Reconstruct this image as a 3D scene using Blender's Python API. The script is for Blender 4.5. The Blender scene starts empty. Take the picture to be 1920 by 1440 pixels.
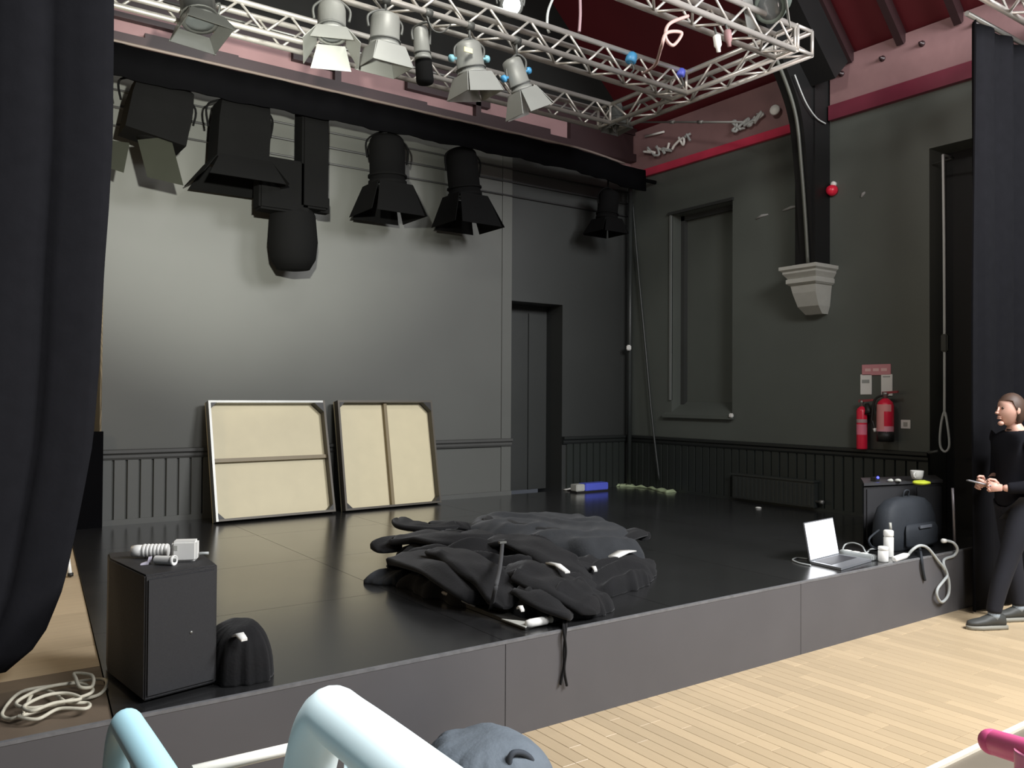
import bpy, bmesh, math, random
from mathutils import Vector, Matrix, noise
random.seed(7)
SC = bpy.context.scene
COL = SC.collection
V = Vector
# ---------------------------------------------------------------- camera
F_PX, YAW, PITCH, ROLL = 1556.224, 0.6154276, 0.0154367, 0.0060241
CAM = V((0.0, -3.325577, 1.65))
SZ, D, W = 0.4663, 4.907, 7.752        # stage height, back wall Y, right wall X
_cy, _sy, _cp, _sp = math.cos(YAW), math.sin(YAW), math.cos(PITCH), math.sin(PITCH)
FWD = V((_sy*_cp, _cy*_cp, _sp)); _R = V((_cy, -_sy, 0)); _U = _R.cross(FWD)
RT = _R*math.cos(ROLL) + _U*math.sin(ROLL); UP = -_R*math.sin(ROLL) + _U*math.cos(ROLL)
cam_d = bpy.data.cameras.new('camera'); cam = bpy.data.objects.new('camera', cam_d); COL.objects.link(cam)
cam_d.sensor_width = 36.0; cam_d.lens = F_PX/1920*36; cam_d.clip_start = 0.05
cam.matrix_world = Matrix(((RT.x, UP.x, -FWD.x, CAM.x), (RT.y, UP.y, -FWD.y, CAM.y), (RT.z, UP.z, -FWD.z, CAM.z), (0, 0, 0, 1)))
SC.camera = cam
def at(px, py, x=None, y=None, z=None, d=None):
    """world point seen at a photo pixel, on the plane X=x, Y=y, Z=z or at depth d"""
    v = FWD + RT*((px-960)/F_PX) - UP*((py-720)/F_PX)
    if x is not None: t = (x-CAM.x)/v.x
    elif y is not None: t = (y-CAM.y)/v.y
    elif z is not None: t = (z-CAM.z)/v.z
    else: t = d
    return CAM + v*t
# ---------------------------------------------------------------- light and exposure
w = bpy.data.worlds.new('world'); SC.world = w; w.use_nodes = True
w.node_tree.nodes['Background'].inputs[0].default_value = (0.55, 0.6, 0.7, 1)
w.node_tree.nodes['Background'].inputs[1].default_value = 0.10
SC.view_settings.view_transform = 'Standard'; SC.view_settings.look = 'None'
SC.view_settings.gamma = 1; SC.view_settings.use_curve_mapping = False
SC.view_settings.exposure = 0.0
def area(name, loc, target, size, power, color=(1, 1, 1), sy=None):
    l = bpy.data.lights.new(name, 'AREA'); l.energy = power; l.color = color; l.size = size
    if sy: l.shape = 'RECTANGLE'; l.size_y = sy
    o = bpy.data.objects.new(name, l); COL.objects.link(o); o.location = loc
    o.rotation_euler = (V(target)-V(loc)).to_track_quat('-Z', 'Y').to_euler(); return o
def spot(name, loc, target, power, angle, blend, radius, color=(1, 1, 1)):
    l = bpy.data.lights.new(name, 'SPOT'); l.energy = power; l.color = color
    l.spot_size = math.radians(angle); l.spot_blend = blend; l.shadow_soft_size = radius
    o = bpy.data.objects.new(name, l); COL.objects.link(o); o.location = loc
    o.rotation_euler = (V(target)-V(loc)).to_track_quat('-Z', 'Y').to_euler(); return o
area('hall_light_a', (3.2, -4.8, 5.2), (3.4, 0.3, 0.3), 1.8, 290, (0.97, 0.98, 1.0))
area('hall_light_b', (6.2, -3.8, 5.2), (4.6, 0.6, 0.3), 1.8, 580, (0.97, 0.98, 1.0))
spot('wall_wash', (1.15, -0.35, 3.1), (2.45, 4.9, 3.80), 1850, 52, 0.95, 0.06, (1.0, 1.0, 0.90))
area('truss_light', (2.6, 0.9, 5.5), (3.6, 2.4, 4.6), 0.5, 62, (1.0, 0.97, 0.9))
spot('added_rail_spot', (0.75, -3.0, 4.2), (0.62, -2.35, 1.0), 620, 38, 0.5, 0.15, (0.95, 0.99, 1.0))  # added spot with no visible fixture, brightens the foreground rails
area('roof_light', (5.2, -0.6, 3.9), (6.9, 2.4, 5.6), 0.8, 24, (1.0, 0.84, 0.80))
l = bpy.data.lights.new('wing_light', 'POINT'); l.energy = 62; l.color = (1.0, 0.80, 0.55); l.shadow_soft_size = 0.25
o = bpy.data.objects.new('wing_light', l); COL.objects.link(o); o.location = (-0.9, 2.9, 2.6)
# ---------------------------------------------------------------- materials
MATS = {}
def mat(name, color, rough=0.6, metal=0.0, var=0.12, scale=6.0, bump=0.0, emit=None, estr=0.0, spec=0.5, vec='Object', stretch=(1, 1, 1), rvar=0.0, sheen=0.0, rand=0.0):
    if name in MATS: return MATS[name]
    m = bpy.data.materials.new(name); m.use_nodes = True; nt = m.node_tree; N = nt.nodes; L = nt.links
    b = N['Principled BSDF']
    b.inputs['Roughness'].default_value = rough; b.inputs['Metallic'].default_value = metal
    b.inputs['Specular IOR Level'].default_value = spec
    if sheen: b.inputs['Sheen Weight'].default_value = sheen
    tc = N.new('ShaderNodeTexCoord'); mp = N.new('ShaderNodeMapping'); mp.inputs['Scale'].default_value = stretch
    L.new(tc.outputs[vec], mp.inputs['Vector'])
    nz = N.new('ShaderNodeTexNoise'); nz.inputs['Scale'].default_value = scale; nz.inputs['Detail'].default_value = 5
    L.new(mp.outputs['Vector'], nz.inputs['Vector'])
    mix = N.new('ShaderNodeMix'); mix.data_type = 'RGBA'
    c = V(color[:3]); a = c*(1-var); d = c*(1+var)
    mix.inputs['A'].default_value = (*a, 1); mix.inputs['B'].default_value = (*[min(1, q) for q in d], 1)
    L.new(nz.outputs['Fac'], mix.inputs['Factor'])
    out = mix.outputs['Result']
    if rand:
        oi = N.new('ShaderNodeObjectInfo'); hs = N.new('ShaderNodeHueSaturation')
        mr = N.new('ShaderNodeMapRange'); mr.inputs['To Min'].default_value = 1-rand; mr.inputs['To Max'].default_value = 1+rand
        L.new(oi.outputs['Random'], mr.inputs['Value']); L.new(mr.outputs['Result'], hs.inputs['Value'])
        L.new(out, hs.inputs['Color']); out = hs.outputs['Color']
    L.new(out, b.inputs['Base Color'])
    if rvar:
        mr2 = N.new('ShaderNodeMapRange'); mr2.inputs['To Min'].default_value = max(0.02, rough-rvar); mr2.inputs['To Max'].default_value = rough+rvar
        L.new(nz.outputs['Fac'], mr2.inputs['Value']); L.new(mr2.outputs['Result'], b.inputs['Roughness'])
    if bump:
        bp = N.new('ShaderNodeBump'); bp.inputs['Strength'].default_value = bump; bp.inputs['Distance'].default_value = 0.02
        n2 = N.new('ShaderNodeTexNoise'); n2.inputs['Scale'].default_value = scale*4; n2.inputs['Detail'].default_value = 6
        L.new(mp.outputs['Vector'], n2.inputs['Vector']); L.new(n2.outputs['Fac'], bp.inputs['Height']); L.new(bp.outputs['Normal'], b.inputs['Normal'])
    if emit:
        b.inputs['Emission Color'].default_value = (*emit, 1); b.inputs['Emission Strength'].default_value = estr
    MATS[name] = m; return m
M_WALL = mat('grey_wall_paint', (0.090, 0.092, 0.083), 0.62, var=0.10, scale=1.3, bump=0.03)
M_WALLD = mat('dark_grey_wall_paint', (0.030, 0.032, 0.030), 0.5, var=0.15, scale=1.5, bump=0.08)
M_WALLR = mat('black_satin_wall_paint', (0.092, 0.102, 0.090), 0.42, var=0.18, scale=1.1, bump=0.04)
M_BOARD = mat('grey_board_paint', (0.090, 0.092, 0.085), 0.5, var=0.06)
M_BOARDR = mat('black_board_paint', (0.022, 0.026, 0.023), 0.45, var=0.10)
M_RAIL = mat('rail_paint', (0.060, 0.060, 0.056), 0.5)
M_RAILR = mat('black_rail_paint', (0.015, 0.017, 0.016), 0.45)
M_DECK = mat('black_stage_paint', (0.020, 0.020, 0.0205), 0.24, var=0.30, scale=1.6, bump=0.012, rvar=0.06, spec=0.85)
M_DECK.node_tree.nodes['Principled BSDF'].inputs['Coat Weight'].default_value = 0.7; M_DECK.node_tree.nodes['Principled BSDF'].inputs['Coat Roughness'].default_value = 0.20
M_FASC = mat('grey_black_fascia_paint', (0.098, 0.094, 0.098), 0.62, var=0.14, scale=2.0, bump=0.05)
M_EDGE = mat('worn_edge_paint', (0.16, 0.16, 0.165), 0.5, var=0.4, scale=30)
M_WOODF = mat('hall_floor_oak', (0.56, 0.43, 0.27), 0.36, var=0.07, scale=5, stretch=(14, 1, 1), bump=0.02, rand=0.10)
M_SUB = mat('floor_joint_wood', (0.40, 0.29, 0.17), 0.6)
M_WINGF = mat('wing_floor_plywood', (0.52, 0.41, 0.27), 0.5, var=0.12, scale=4, stretch=(1, 8, 1), rand=0.08)
M_VEL = mat('black_drape_wool', (0.0135, 0.0135, 0.0160), 0.95, var=0.2, scale=12, spec=0.1, bump=0.05)
M_BORD = mat('black_border_cloth', (0.003, 0.003, 0.0035), 0.95, spec=0.03)
M_CLOTH = mat('black_folded_cloth', (0.0085, 0.0083, 0.009), 0.88, var=0.25, scale=20, spec=0.2, sheen=0.08, bump=0.15)
M_CLOTH2 = mat('charcoal_folded_cloth', (0.030, 0.032, 0.035), 0.9, var=0.2, scale=18, spec=0.15, sheen=0.1, bump=0.15)
M_BLK = mat('black_lamp_paint', (0.004, 0.004, 0.004), 0.9, spec=0.08)
M_OLV = mat('dark_olive_flap_paint', (0.016, 0.017, 0.012), 0.8, spec=0.1)
M_GREYL = mat('silver_grey_lamp_paint', (0.20, 0.205, 0.19), 0.5, metal=0.15, var=0.08)
M_GREYD = mat('worn_grey_lamp_paint', (0.085, 0.088, 0.082), 0.5, metal=0.2)
M_ALU = mat('truss_aluminium', (0.56, 0.54, 0.50), 0.36, metal=0.55, var=0.15, scale=10)
M_STEEL = mat('frame_aluminium', (0.30, 0.30, 0.28), 0.45, metal=0.7)
M_PINK = mat('pale_pink_plaster', (0.23, 0.130, 0.130), 0.6, var=0.2, scale=3, bump=0.1)
M_RED = mat('dark_red_ceiling_paint', (0.095, 0.012, 0.016), 0.42, var=0.12, scale=2)
M_REDB = mat('crimson_trim_paint', (0.50, 0.035, 0.075), 0.45, var=0.25, scale=5)
M_MAR = mat('maroon_moulding_paint', (0.022, 0.009, 0.010), 0.45, var=0.2, scale=6)
M_GABLE = mat('gable_dark_paint', (0.011, 0.011, 0.010), 0.8, var=0.3, spec=0.2, scale=2)
M_POST = mat('black_timber_paint', (0.008, 0.008, 0.008), 0.5, spec=0.3)
M_POSTE = mat('grey_conduit_paint', (0.085, 0.09, 0.075), 0.45)
M_CORB = mat('grey_stone_paint', (0.42, 0.42, 0.38), 0.6, var=0.08, scale=14, bump=0.1)
M_PLY = mat('birch_plywood', (0.61, 0.54, 0.355), 0.55, var=0.06, scale=7, bump=0.02)
M_BRACE = mat('panel_crossbar_wood', (0.20, 0.155, 0.08), 0.5)
M_FRM = mat('panel_frame_metal', (0.085, 0.075, 0.06), 0.5, metal=0.3)
M_BKT = mat('black_corner_bracket', (0.015, 0.014, 0.012), 0.5)
M_SPK = mat('black_speaker_texture', (0.019, 0.0185, 0.020), 0.6, var=0.2, scale=60, bump=0.2)
M_SPKF = mat('black_speaker_grille', (0.022, 0.022, 0.024), 0.75, var=0.3, scale=160)
M_WHITE = mat('white_plastic', (0.80, 0.79, 0.75), 0.4, var=0.04)
M_CREAM = mat('cream_rope', (0.62, 0.58, 0.46), 0.7, var=0.15, scale=60)
M_CABLE = mat('pale_grey_cable', (0.42, 0.44, 0.43), 0.5)
M_REDX = mat('extinguisher_red', (0.75, 0.020, 0.055), 0.3, var=0.05)
M_BLUE = mat('blue_plastic', (0.10, 0.13, 0.62), 0.4)
M_SKYB = mat('sky_blue_tape', (0.06, 0.27, 0.50), 0.4)
M_TEAL = mat('pale_blue_knob', (0.20, 0.42, 0.48), 0.5)
M_YEL = mat('lime_yellow_cloth', (0.55, 0.62, 0.04), 0.7)
M_GRN = mat('pale_green_fabric', (0.42, 0.50, 0.30), 0.8)
M_LAPT = mat('grey_laptop_shell', (0.30, 0.31, 0.33), 0.35, metal=0.5)
M_KEY = mat('dark_key_plastic', (0.04, 0.04, 0.045), 0.5)
M_SCREEN = mat('lit_white_screen', (0.8, 0.8, 0.8), 0.5, emit=(0.93, 0.95, 1.0), estr=1.6)
M_LED = mat('blue_led', (0.02, 0.02, 0.5), 0.4, emit=(0.05, 0.06, 1.0), estr=5)
M_LIT = mat('lit_lamp_lens', (0.8, 0.85, 0.85), 0.3, emit=(0.9, 1.0, 0.98), estr=5)
M_PACK = mat('dark_blue_grey_nylon', (0.016, 0.020, 0.026), 0.75, var=0.15, scale=25, bump=0.1)
M_PACK2 = mat('slate_grey_denim', (0.155, 0.185, 0.215), 0.8, var=0.18, scale=14, bump=0.2)
M_BLUR = mat('pale_blue_tube_paint', (0.33, 0.52, 0.58), 0.4, var=0.03)
M_WBLU = mat('white_blue_tube_paint', (0.80, 0.93, 0.95), 0.35, var=0.02)
M_PINKC = mat('hot_pink_tube_paint', (0.95, 0.15, 0.36), 0.4, var=0.04)
M_VINYL = mat('platform_vinyl', (0.20, 0.17, 0.13), 0.4, var=0.06)
M_NOSE = mat('white_nosing', (0.86, 0.80, 0.66), 0.5)
M_SKIN = mat('skin', (0.62, 0.36, 0.28), 0.5, var=0.06, scale=20)
M_HAIR = mat('brown_hair', (0.06, 0.032, 0.02), 0.6, var=0.3, scale=40)
M_HOOD = mat('black_jumper', (0.010, 0.010, 0.013), 0.9, spec=0.1, bump=0.1)
M_JEAN = mat('dark_blue_jeans', (0.008, 0.0085, 0.014), 0.9, var=0.15, scale=30)
M_SHOE = mat('dark_grey_shoe', (0.050, 0.052, 0.048), 0.6)
M_SOLE = mat('grey_sole', (0.26, 0.25, 0.21), 0.6)
M_SOCK = mat('grey_sock', (0.30, 0.34, 0.37), 0.8)
M_RADI = mat('black_radiator_paint', (0.030, 0.034, 0.032), 0.4)
M_LABEL = mat('pale_red_label', (0.75, 0.30, 0.28), 0.5)
M_SIGN = mat('faded_red_sign', (0.62, 0.27, 0.29), 0.5)
M_GLASSY = mat('lamp_lens_glass', (0.10, 0.11, 0.11), 0.1)
# ---------------------------------------------------------------- mesh helpers
WL = {}
class MB:
    def __init__(s): s.b = bmesh.new(); s.mi = 0
    def _f(s, f):
        f.material_index = s.mi; return f
    def box(s, c, size, rot=None):
        c = V(c); h = V(size)/2; vs = []
        for i in range(8):
            p = V((h.x*(1 if i & 1 else -1), h.y*(1 if i & 2 else -1), h.z*(1 if i & 4 else -1)))
            if rot: p = rot @ p
            vs.append(s.b.verts.new(c+p))
        for q in ((0, 2, 3, 1), (4, 5, 7, 6), (0, 1, 5, 4), (2, 6, 7, 3), (0, 4, 6, 2), (1, 3, 7, 5)): s._f(s.b.faces.new([vs[i] for i in q]))
        return s
    def bb(s, a, b):
        a = V(a); b = V(b); return s.box((a+b)/2, [abs(q) for q in (b-a)])
    def hull(s, lo, hi):
        """prism between two equal rings of points"""
        A = [s.b.verts.new(p) for p in lo]; B = [s.b.verts.new(p) for p in hi]; n = len(A)
        s._f(s.b.faces.new(A[::-1])); s._f(s.b.faces.new(B))
        for i in range(n): s._f(s.b.faces.new((A[i], A[(i+1) % n], B[(i+1) % n], B[i])))
        return s
    def rings(s, rings, cap=True, close=False):
        R = [[s.b.verts.new(p) for p in r] for r in rings]; n = len(R[0])
        for i in range(len(R)-1 + (1 if close else 0)):
            a = R[i]; b = R[(i+1) % len(R)]
            for j in range(n):
                f = s.b.faces.new((a[j], a[(j+1) % n], b[(j+1) % n], b[j])); f.smooth = True; s._f(f)
        if cap and not close:
            s._f(s.b.faces.new(R[0][::-1])); s._f(s.b.faces.new(R[-1]))
        return s
    def tube(s, pts, r, seg=10, close=False):
        pts = [V(p) for p in pts]; n = len(pts); rad = r if isinstance(r, (list, tuple)) else [r]*n
        rings = []; prev = None
        for i, p in enumerate(pts):
            if close: t = pts[(i+1) % n]-pts[i-1]
            else: t = pts[min(i+1, n-1)]-pts[max(i-1, 0)]
            t.normalize()
            if prev is None:
                a = V((0, 0, 1)) if abs(t.z) < 0.9 else V((1, 0, 0)); u = t.cross(a).normalized()
            else: u = (prev - t*prev.dot(t)).normalized()
            prev = u; v = t.cross(u)
            rings.append([p+(u*math.cos(k*2*math.pi/seg)+v*math.sin(k*2*math.pi/seg))*rad[i] for k in range(seg)])
        return s.rings(rings, close=close)
    def lathe(s, o, axis, prof, seg=20, ell=1.0):
        """prof: list of (distance along axis, radius)"""
        o = V(o); a = V(axis).normalized(); h = V((0, 0, 1)) if abs(a.z) < 0.9 else V((1, 0, 0)); u = a.cross(h).normalized(); v = a.cross(u)
        return s.rings([[o+a*t+(u*math.cos(k*2*math.pi/seg)*ell+v*math.sin(k*2*math.pi/seg))*max(r, 1e-4) for k in range(seg)] for t, r in prof])
    def sphere(s, c, r, seg=16, rn=10):
        c = V(c); r = V(r) if not isinstance(r, (int, float)) else V((r, r, r))
        rg = []
        for i in range(rn+1):
            th = math.pi*i/rn; q = max(math.sin(th), 1e-3)
            rg.append([c+V((r.x*q*math.cos(k*2*math.pi/seg), r.y*q*math.sin(k*2*math.pi/seg), r.z*math.cos(th))) for k in range(seg)])
        return s.rings(rg)
    def build(s, name, mats, parent=None, bevel=0, smooth=None):
        bmesh.ops.recalc_face_normals(s.b, faces=s.b.faces[:])
        if bevel:
            es = [e for e in s.b.edges if len(e.link_faces) == 2 and e.calc_face_angle(0) > 0.6]
            bmesh.ops.bevel(s.b, geom=es, offset=bevel, segments=2, affect='EDGES', clamp_overlap=True)
        if smooth:
            for f in s.b.faces: f.smooth = True
        if parent is None:
            xs = [v.co.x for v in s.b.verts]; ys = [v.co.y for v in s.b.verts]; zs = [v.co.z for v in s.b.verts]
            org = V(((min(xs)+max(xs))/2, (min(ys)+max(ys))/2, min(zs)))
        else: org = WL[parent.name]
        for v in s.b.verts: v.co -= org
        me = bpy.data.meshes.new(name); s.b.to_mesh(me); s.b.free()
        for m in (mats if isinstance(mats, (list, tuple)) else [mats]): me.materials.append(m)
        o = bpy.data.objects.new(name, me); COL.objects.link(o)
        if parent is None: o.location = org
        else: o.parent = parent
        WL[o.name] = org.copy()
        return o
def root(name, loc, label=None, cat=None, group=None):
    o = bpy.data.objects.new(name, None); COL.objects.link(o); o.location = loc; o.empty_display_size = 0.1; WL[o.name] = V(loc)
    return tag(o, label, cat, group) if label else o
def tag(o, label, cat, group=None):
    o['label'] = label; o['category'] = cat
    if group: o['group'] = group
    return o
def struct(o): o['kind'] = 'structure'; return o
def sm(t, a=0.0, b=1.0):
    t = max(0, min(1, (t-a)/(b-a))); return t*t*(3-2*t)
def spline(pts, n=8, close=False):
    P = [V(p) for p in pts]; out = []; m = len(P); R = range(m if close else m-1)
    for i in R:
        g = (lambda k: P[k % m]) if close else (lambda k: P[max(0, min(m-1, k))])
        a, b, c, d = g(i-1), g(i), g(i+1), g(i+2)
        for k in range(n):
            t = k/n; out.append(0.5*((2*b)+(c-a)*t+(2*a-5*b+4*c-d)*t*t+(3*b-a-3*c+d)*t**3))
    if not close: out.append(P[-1])
    return out

# ================================================================ SETTING
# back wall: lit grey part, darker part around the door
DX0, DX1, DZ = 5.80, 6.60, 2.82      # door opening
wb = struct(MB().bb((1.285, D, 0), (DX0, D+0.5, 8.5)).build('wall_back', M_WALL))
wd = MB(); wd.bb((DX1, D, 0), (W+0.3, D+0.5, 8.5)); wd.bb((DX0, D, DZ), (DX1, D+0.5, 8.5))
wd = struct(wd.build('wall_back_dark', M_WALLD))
pil = struct(MB().bb((DX0-0.14, D-0.012, SZ), (DX0-0.0, D+0.01, 4.6)).build('trim_1', M_WALL))
d1 = struct(MB().bb((DX0-0.02, D+0.33, SZ), (DX1+0.02, D+0.38, DZ+0.02)).build('door_1', M_WALLD))
MB().bb((DX0+0.5, D+0.31, SZ), (DX0+0.55, D+0.335, DZ-0.1)).build('door_trim', M_WALLD, d1)
MB().lathe((DX0+0.12, D+0.33, 1.5), (0, -1, 0), [(0, .012), (.03, .012), (.035, .025), (.06, .022), (.062, .001)], 12).build('door_knob', M_STEEL, d1)
# right wall with a tall window recess and a doorway near the front
wy0, wy1, wz0, wz1 = 3.15, 4.12, 1.46, 3.98
sy0, sy1, szt = 0.28, 0.80, 4.03
wr = MB(); T = 0.4
for a, b, c, e in ((-1.2, sy0, 0, 5.2), (sy0, sy1, szt, 5.2), (sy1, wy0, 0, 5.2), (wy0, wy1, 0, wz0), (wy0, wy1, wz1, 5.2), (wy1, D+0.1, 0, 5.2)):
    wr.bb((W, a, c), (W+T, b, e))
wr = struct(wr.build('wall_right', M_WALLR))
win = MB(); win.bb((W+0.22, wy0, wz0), (W+0.26, wy1, wz1))
win = struct(win.build('window_1', M_WALLR))
MB().hull([(W-0.05, wy0-0.03, 1.40), (W-0.05, wy1+0.12, 1.40), (W+0.22, wy1, 1.40), (W+0.22, wy0, 1.40)], [(W-0.05, wy0-0.03, 1.44), (W-0.05, wy1+0.12, 1.44), (W+0.22, wy1, 1.60), (W+0.22, wy0, 1.60)]).build('window_sill', M_WALLR, win)
f = MB()
for a, b in (((W+0.16, wy1-0.06, wz0), (W+0.22, wy1, wz1)), ((W+0.16, wy0, wz1-0.06), (W+0.22, wy1, wz1)), ((W+0.16, wy0, wz0+0.14), (W+0.22, wy0+0.05, wz1))): f.bb(a, b)
f.build('window_frame', mat('grey_black_frame_paint', (0.04, 0.042, 0.04), 0.35), win)
MB().bb((W-0.02, wy1-0.0, 1.62), (W+0.01, wy1+0.03, wz1)).build('recess_bead', mat('highlit_black_bead', (0.17, 0.18, 0.17), 0.3), win)  # highlight along the bead is put into its lighter colour
MB().box(at(1371, 779, x=W-.05), (.04, .05, .05)).build('white_catch', M_WHITE, win, bevel=.01)
MB().bb((W-0.03, wy0-0.02, wz1), (W+0.01, wy1+0.05, wz1+0.035)).build('window_head', M_WALLD, win)
dr = struct(MB().bb((W+0.30, sy0-0.05, 0.2), (W+0.34, sy1+0.05, szt+0.05)).build('door_2', M_POST))
# dado rail, boards (pieces)
def boards(par, n, p0, step, w, zlo, zhi, th, m):
    """vertical boards along step direction from p0, faces pushed toward -normal"""
    me = None
    for i in range(n):
        a = V(p0)+V(step)*i
        if me is None:
            b = MB()
            hx = (V(step).normalized()*w/2); nrm = V((0, -1, 0)) if abs(step[0]) > 0 else V((-1, 0, 0))
            lo = [-hx*0.94, -hx*0.80+nrm*th, hx*0.80+nrm*th, hx*0.94]
            b.hull([q+V((0, 0, zlo)) for q in lo], [q+V((0, 0, zhi)) for q in lo])
            bmesh.ops.recalc_face_normals(b.b, faces=b.b.faces[:])
            me = bpy.data.meshes.new('board'); b.b.to_mesh(me); b.b.free(); me.materials.append(m)
        o = bpy.data.objects.new('board', me); COL.objects.link(o); o.parent = par; o.location = a-WL[par.name]
bw = 0.112
boards(wb, 26, (1.285+bw/2, D, 0), (bw, 0, 0), bw, SZ, 1.06, 0.022, M_BOARD)
boards(wd, 9, (DX1+0.06+bw/2, D, 0), (bw, 0, 0), bw, SZ, 1.06, 0.022, M_BOARDR)
boards(wr, 36, (W, D-0.08-bw/2, 0), (0, -bw, 0), bw, SZ, 1.06, 0.022, M_BOARDR)
def rail(name, a, b, nrm, m):
    a = V(a); b = V(b); n = V(nrm)
    pr = [(0, 1.055), (0.025, 1.055), (0.035, 1.075), (0.035, 1.10), (0.055, 1.118), (0.055, 1.145), (0, 1.15)]
    return struct(MB().hull([a+n*q+V((0, 0, z)) for q, z in pr], [b+n*q+V((0, 0, z)) for q, z in pr]).build(name, m))
rail('trim_2', (1.285, D, 0), (DX0, D, 0), (0, -1, 0), M_RAIL)
rail('trim_3', (DX1, D, 0), (W, D, 0), (0, -1, 0), M_RAILR)
rail('trim_4', (W, D, 0), (W, sy1, 0), (-1, 0, 0), M_RAILR)
struct(MB().bb((1.285, D-0.03, SZ), (DX0, D, SZ+0.05)).build('baseboard_back', M_BOARD))
struct(MB().bb((W-0.03, sy1, SZ), (W, D, SZ+0.03)).build('baseboard_right', M_BOARDR))
# wing behind the left curtain
wl = struct(MB().bb((-2.4, 5.75, 0), (1.5, 5.85, 8.5)).build('wall_wing', mat('warm_plaster', (0.42, 0.33, 0.2), 0.7)))
struct(MB().bb((-2.5, -0.1, 0), (-2.4, 5.85, 8.5)).build('wall_left', M_WALLD))
# floors and stage
fl = struct(MB().bb((-6, -8, -0.1), (9, D+1, -0.012)).build('floor', M_SUB))
pm = {}
def plank(par, x0, x1, y0, y1, z0, z1, m, name='plank'):
    key = (round(x1-x0, 3), round(y1-y0, 3), z1-z0, m.name)
    if key not in pm:
        hx = (x1-x0)/2-0.0012; hy = (y1-y0)/2-0.0012; h = z1-z0; c = 0.0012
        lo = [(-hx, -hy), (hx, -hy), (hx, hy), (-hx, hy)]
        b = MB(); b.rings([[V((x, y, 0)) for x, y in lo], [V((x, y, h-c)) for x, y in lo], [V((x*(1-c/hx), y*(1-c/hy), h)) for x, y in lo]])
        for f_ in b.b.faces: f_.smooth = False
        bmesh.ops.recalc_face_normals(b.b, faces=b.b.faces[:])
        me = bpy.data.meshes.new(name); b.b.to_mesh(me); b.b.free(); me.materials.append(m); pm[key] = me
    o = bpy.data.objects.new(name, pm[key]); COL.objects.link(o); o.parent = par
    o.location = V(((x0+x1)/2, (y0+y1)/2, z0))-WL[par.name]
PW = 0.076; LENS = (0.42, 0.56, 0.70, 0.84)
cnt = 0; rest = MB()
xi = 0.9
while xi < 8.9:
    y = 0.0 - random.choice((0.0, 0.14, 0.28, 0.42))*0.999
    if y < 0:
        plank(fl, xi, xi+PW, y, 0.0, -0.012, 0.0, M_WOODF) if xi > 1.9 else rest.bb((xi, y, -0.012), (xi+PW, 0, 0)); cnt += 1
    while y > -1.60:
        Ln = random.choice(LENS); y1 = y-Ln
        c = (V((xi, y, 0))+V((xi, y1, 0)))/2; v = c-CAM; zz = v.dot(FWD); vx = 960+F_PX*v.dot(RT)/zz if zz > 0.2 else -999; vy = 720-F_PX*v.dot(UP)/zz if zz > 0.2 else 9999
        if 850 < vx < 2050 and vy < 1560 and cnt < 285: plank(fl, xi, xi+PW, y1, y, -0.012, 0.0, M_WOODF); cnt += 1
        else: rest.bb((xi+0.001, y1+0.001, -0.012), (xi+PW-0.001, y-0.001, 0))
        y = y1
    xi += PW
r_ = rest.build('outer_planks', M_WOODF, fl); r_['kind'] = 'stuff'
st = root('stage', (3.6, 0, 0)); struct(st)
MB().bb((-2.4, 0.02, 0.0), (W, D, SZ-0.03)).build('stage_core', M_POST, st)
# black deck panels (edge of the painted deck runs obliquely on the left)
xs = [0.66, 2.31, 3.47, 4.63, 5.85, W]
ys = [0.0, 1.22, 2.44, 3.66, D]
def lx(y): return 0.58+0.44*y/4.6
for i in range(len(xs)-1):
    for j in range(len(ys)-1):
        g = 0.0015; a, b, c, e = xs[i]+g, xs[i+1]-g, ys[j]+g, ys[j+1]-g
        if i == 0: q = [(lx(c), c), (b, c), (b, e), (lx(e), e)]
        else: q = [(a, c), (b, c), (b, e), (a, e)]
        MB().hull([(x, y, SZ-0.03) for x, y in q], [(x, y, SZ) for x, y in q]).build('deck_panel', M_DECK, st)
for i in range(14):
    y0 = 0.0+i*0.352; y1 = y0+0.349
    MB().hull([(-2.4, y0, SZ-0.03), (lx(y0)-0.004, y0, SZ-0.03), (lx(y1)-0.004, y1, SZ-0.03), (-2.4, y1, SZ-0.03)],
              [(-2.4, y0, SZ-0.008), (lx(y0)-0.004, y0, SZ-0.008), (lx(y1)-0.004, y1, SZ-0.008), (-2.4, y1, SZ-0.008)]).build('wing_board', M_WINGF if i > 1 else mat('shaded_brown_boards', (0.16, 0.12, 0.085), 0.55, var=0.25, scale=5), st)  # front boards: brown wood, colour darkened further for the curtain's shade
for a, b in ((-2.4, -0.01), (-0.01, 2.31), (2.31, 4.63), (4.63, 6.95), (6.95, W)):
    MB().bb((a+0.002, -0.018, 0.0), (b-0.002, 0.02, SZ-0.0125)).build('fascia_panel', M_FASC, st)
MB().bb((-2.4, -0.020, SZ-0.012), (W, 0.0, SZ+0.001)).build('edge_strip', M_EDGE, st)
# seating platform behind the hall floor
pf = struct(MB().bb((-3, -7.5, 0.0), (9, -1.60, 0.188)).build('floor_platform', M_VINYL))
MB().bb((-3, -1.612, 0.15), (9, -1.585, 0.2)).build('nosing', M_NOSE, pf)

# ceiling: two sloping planes, gable is the back wall
rz = 5.18
cr = struct(MB().hull([(W+0.1, -7, rz), (W+0.1, D+0.1, rz), (W+0.25, D+0.1, rz+0.05), (W+0.25, -7, rz+0.05)],
              [(2.6, -7, rz+5.1), (2.6, D+0.1, rz+5.1), (2.75, D+0.1, rz+5.2), (2.75, -7, rz+5.2)]).build('ceiling', M_RED))
# gable above the cornice: dark
gb = struct(MB().bb((-2.4, D-0.04, 5.42), (W, D+0.0, 10.3)).build('wall_gable', M_GABLE))
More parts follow.
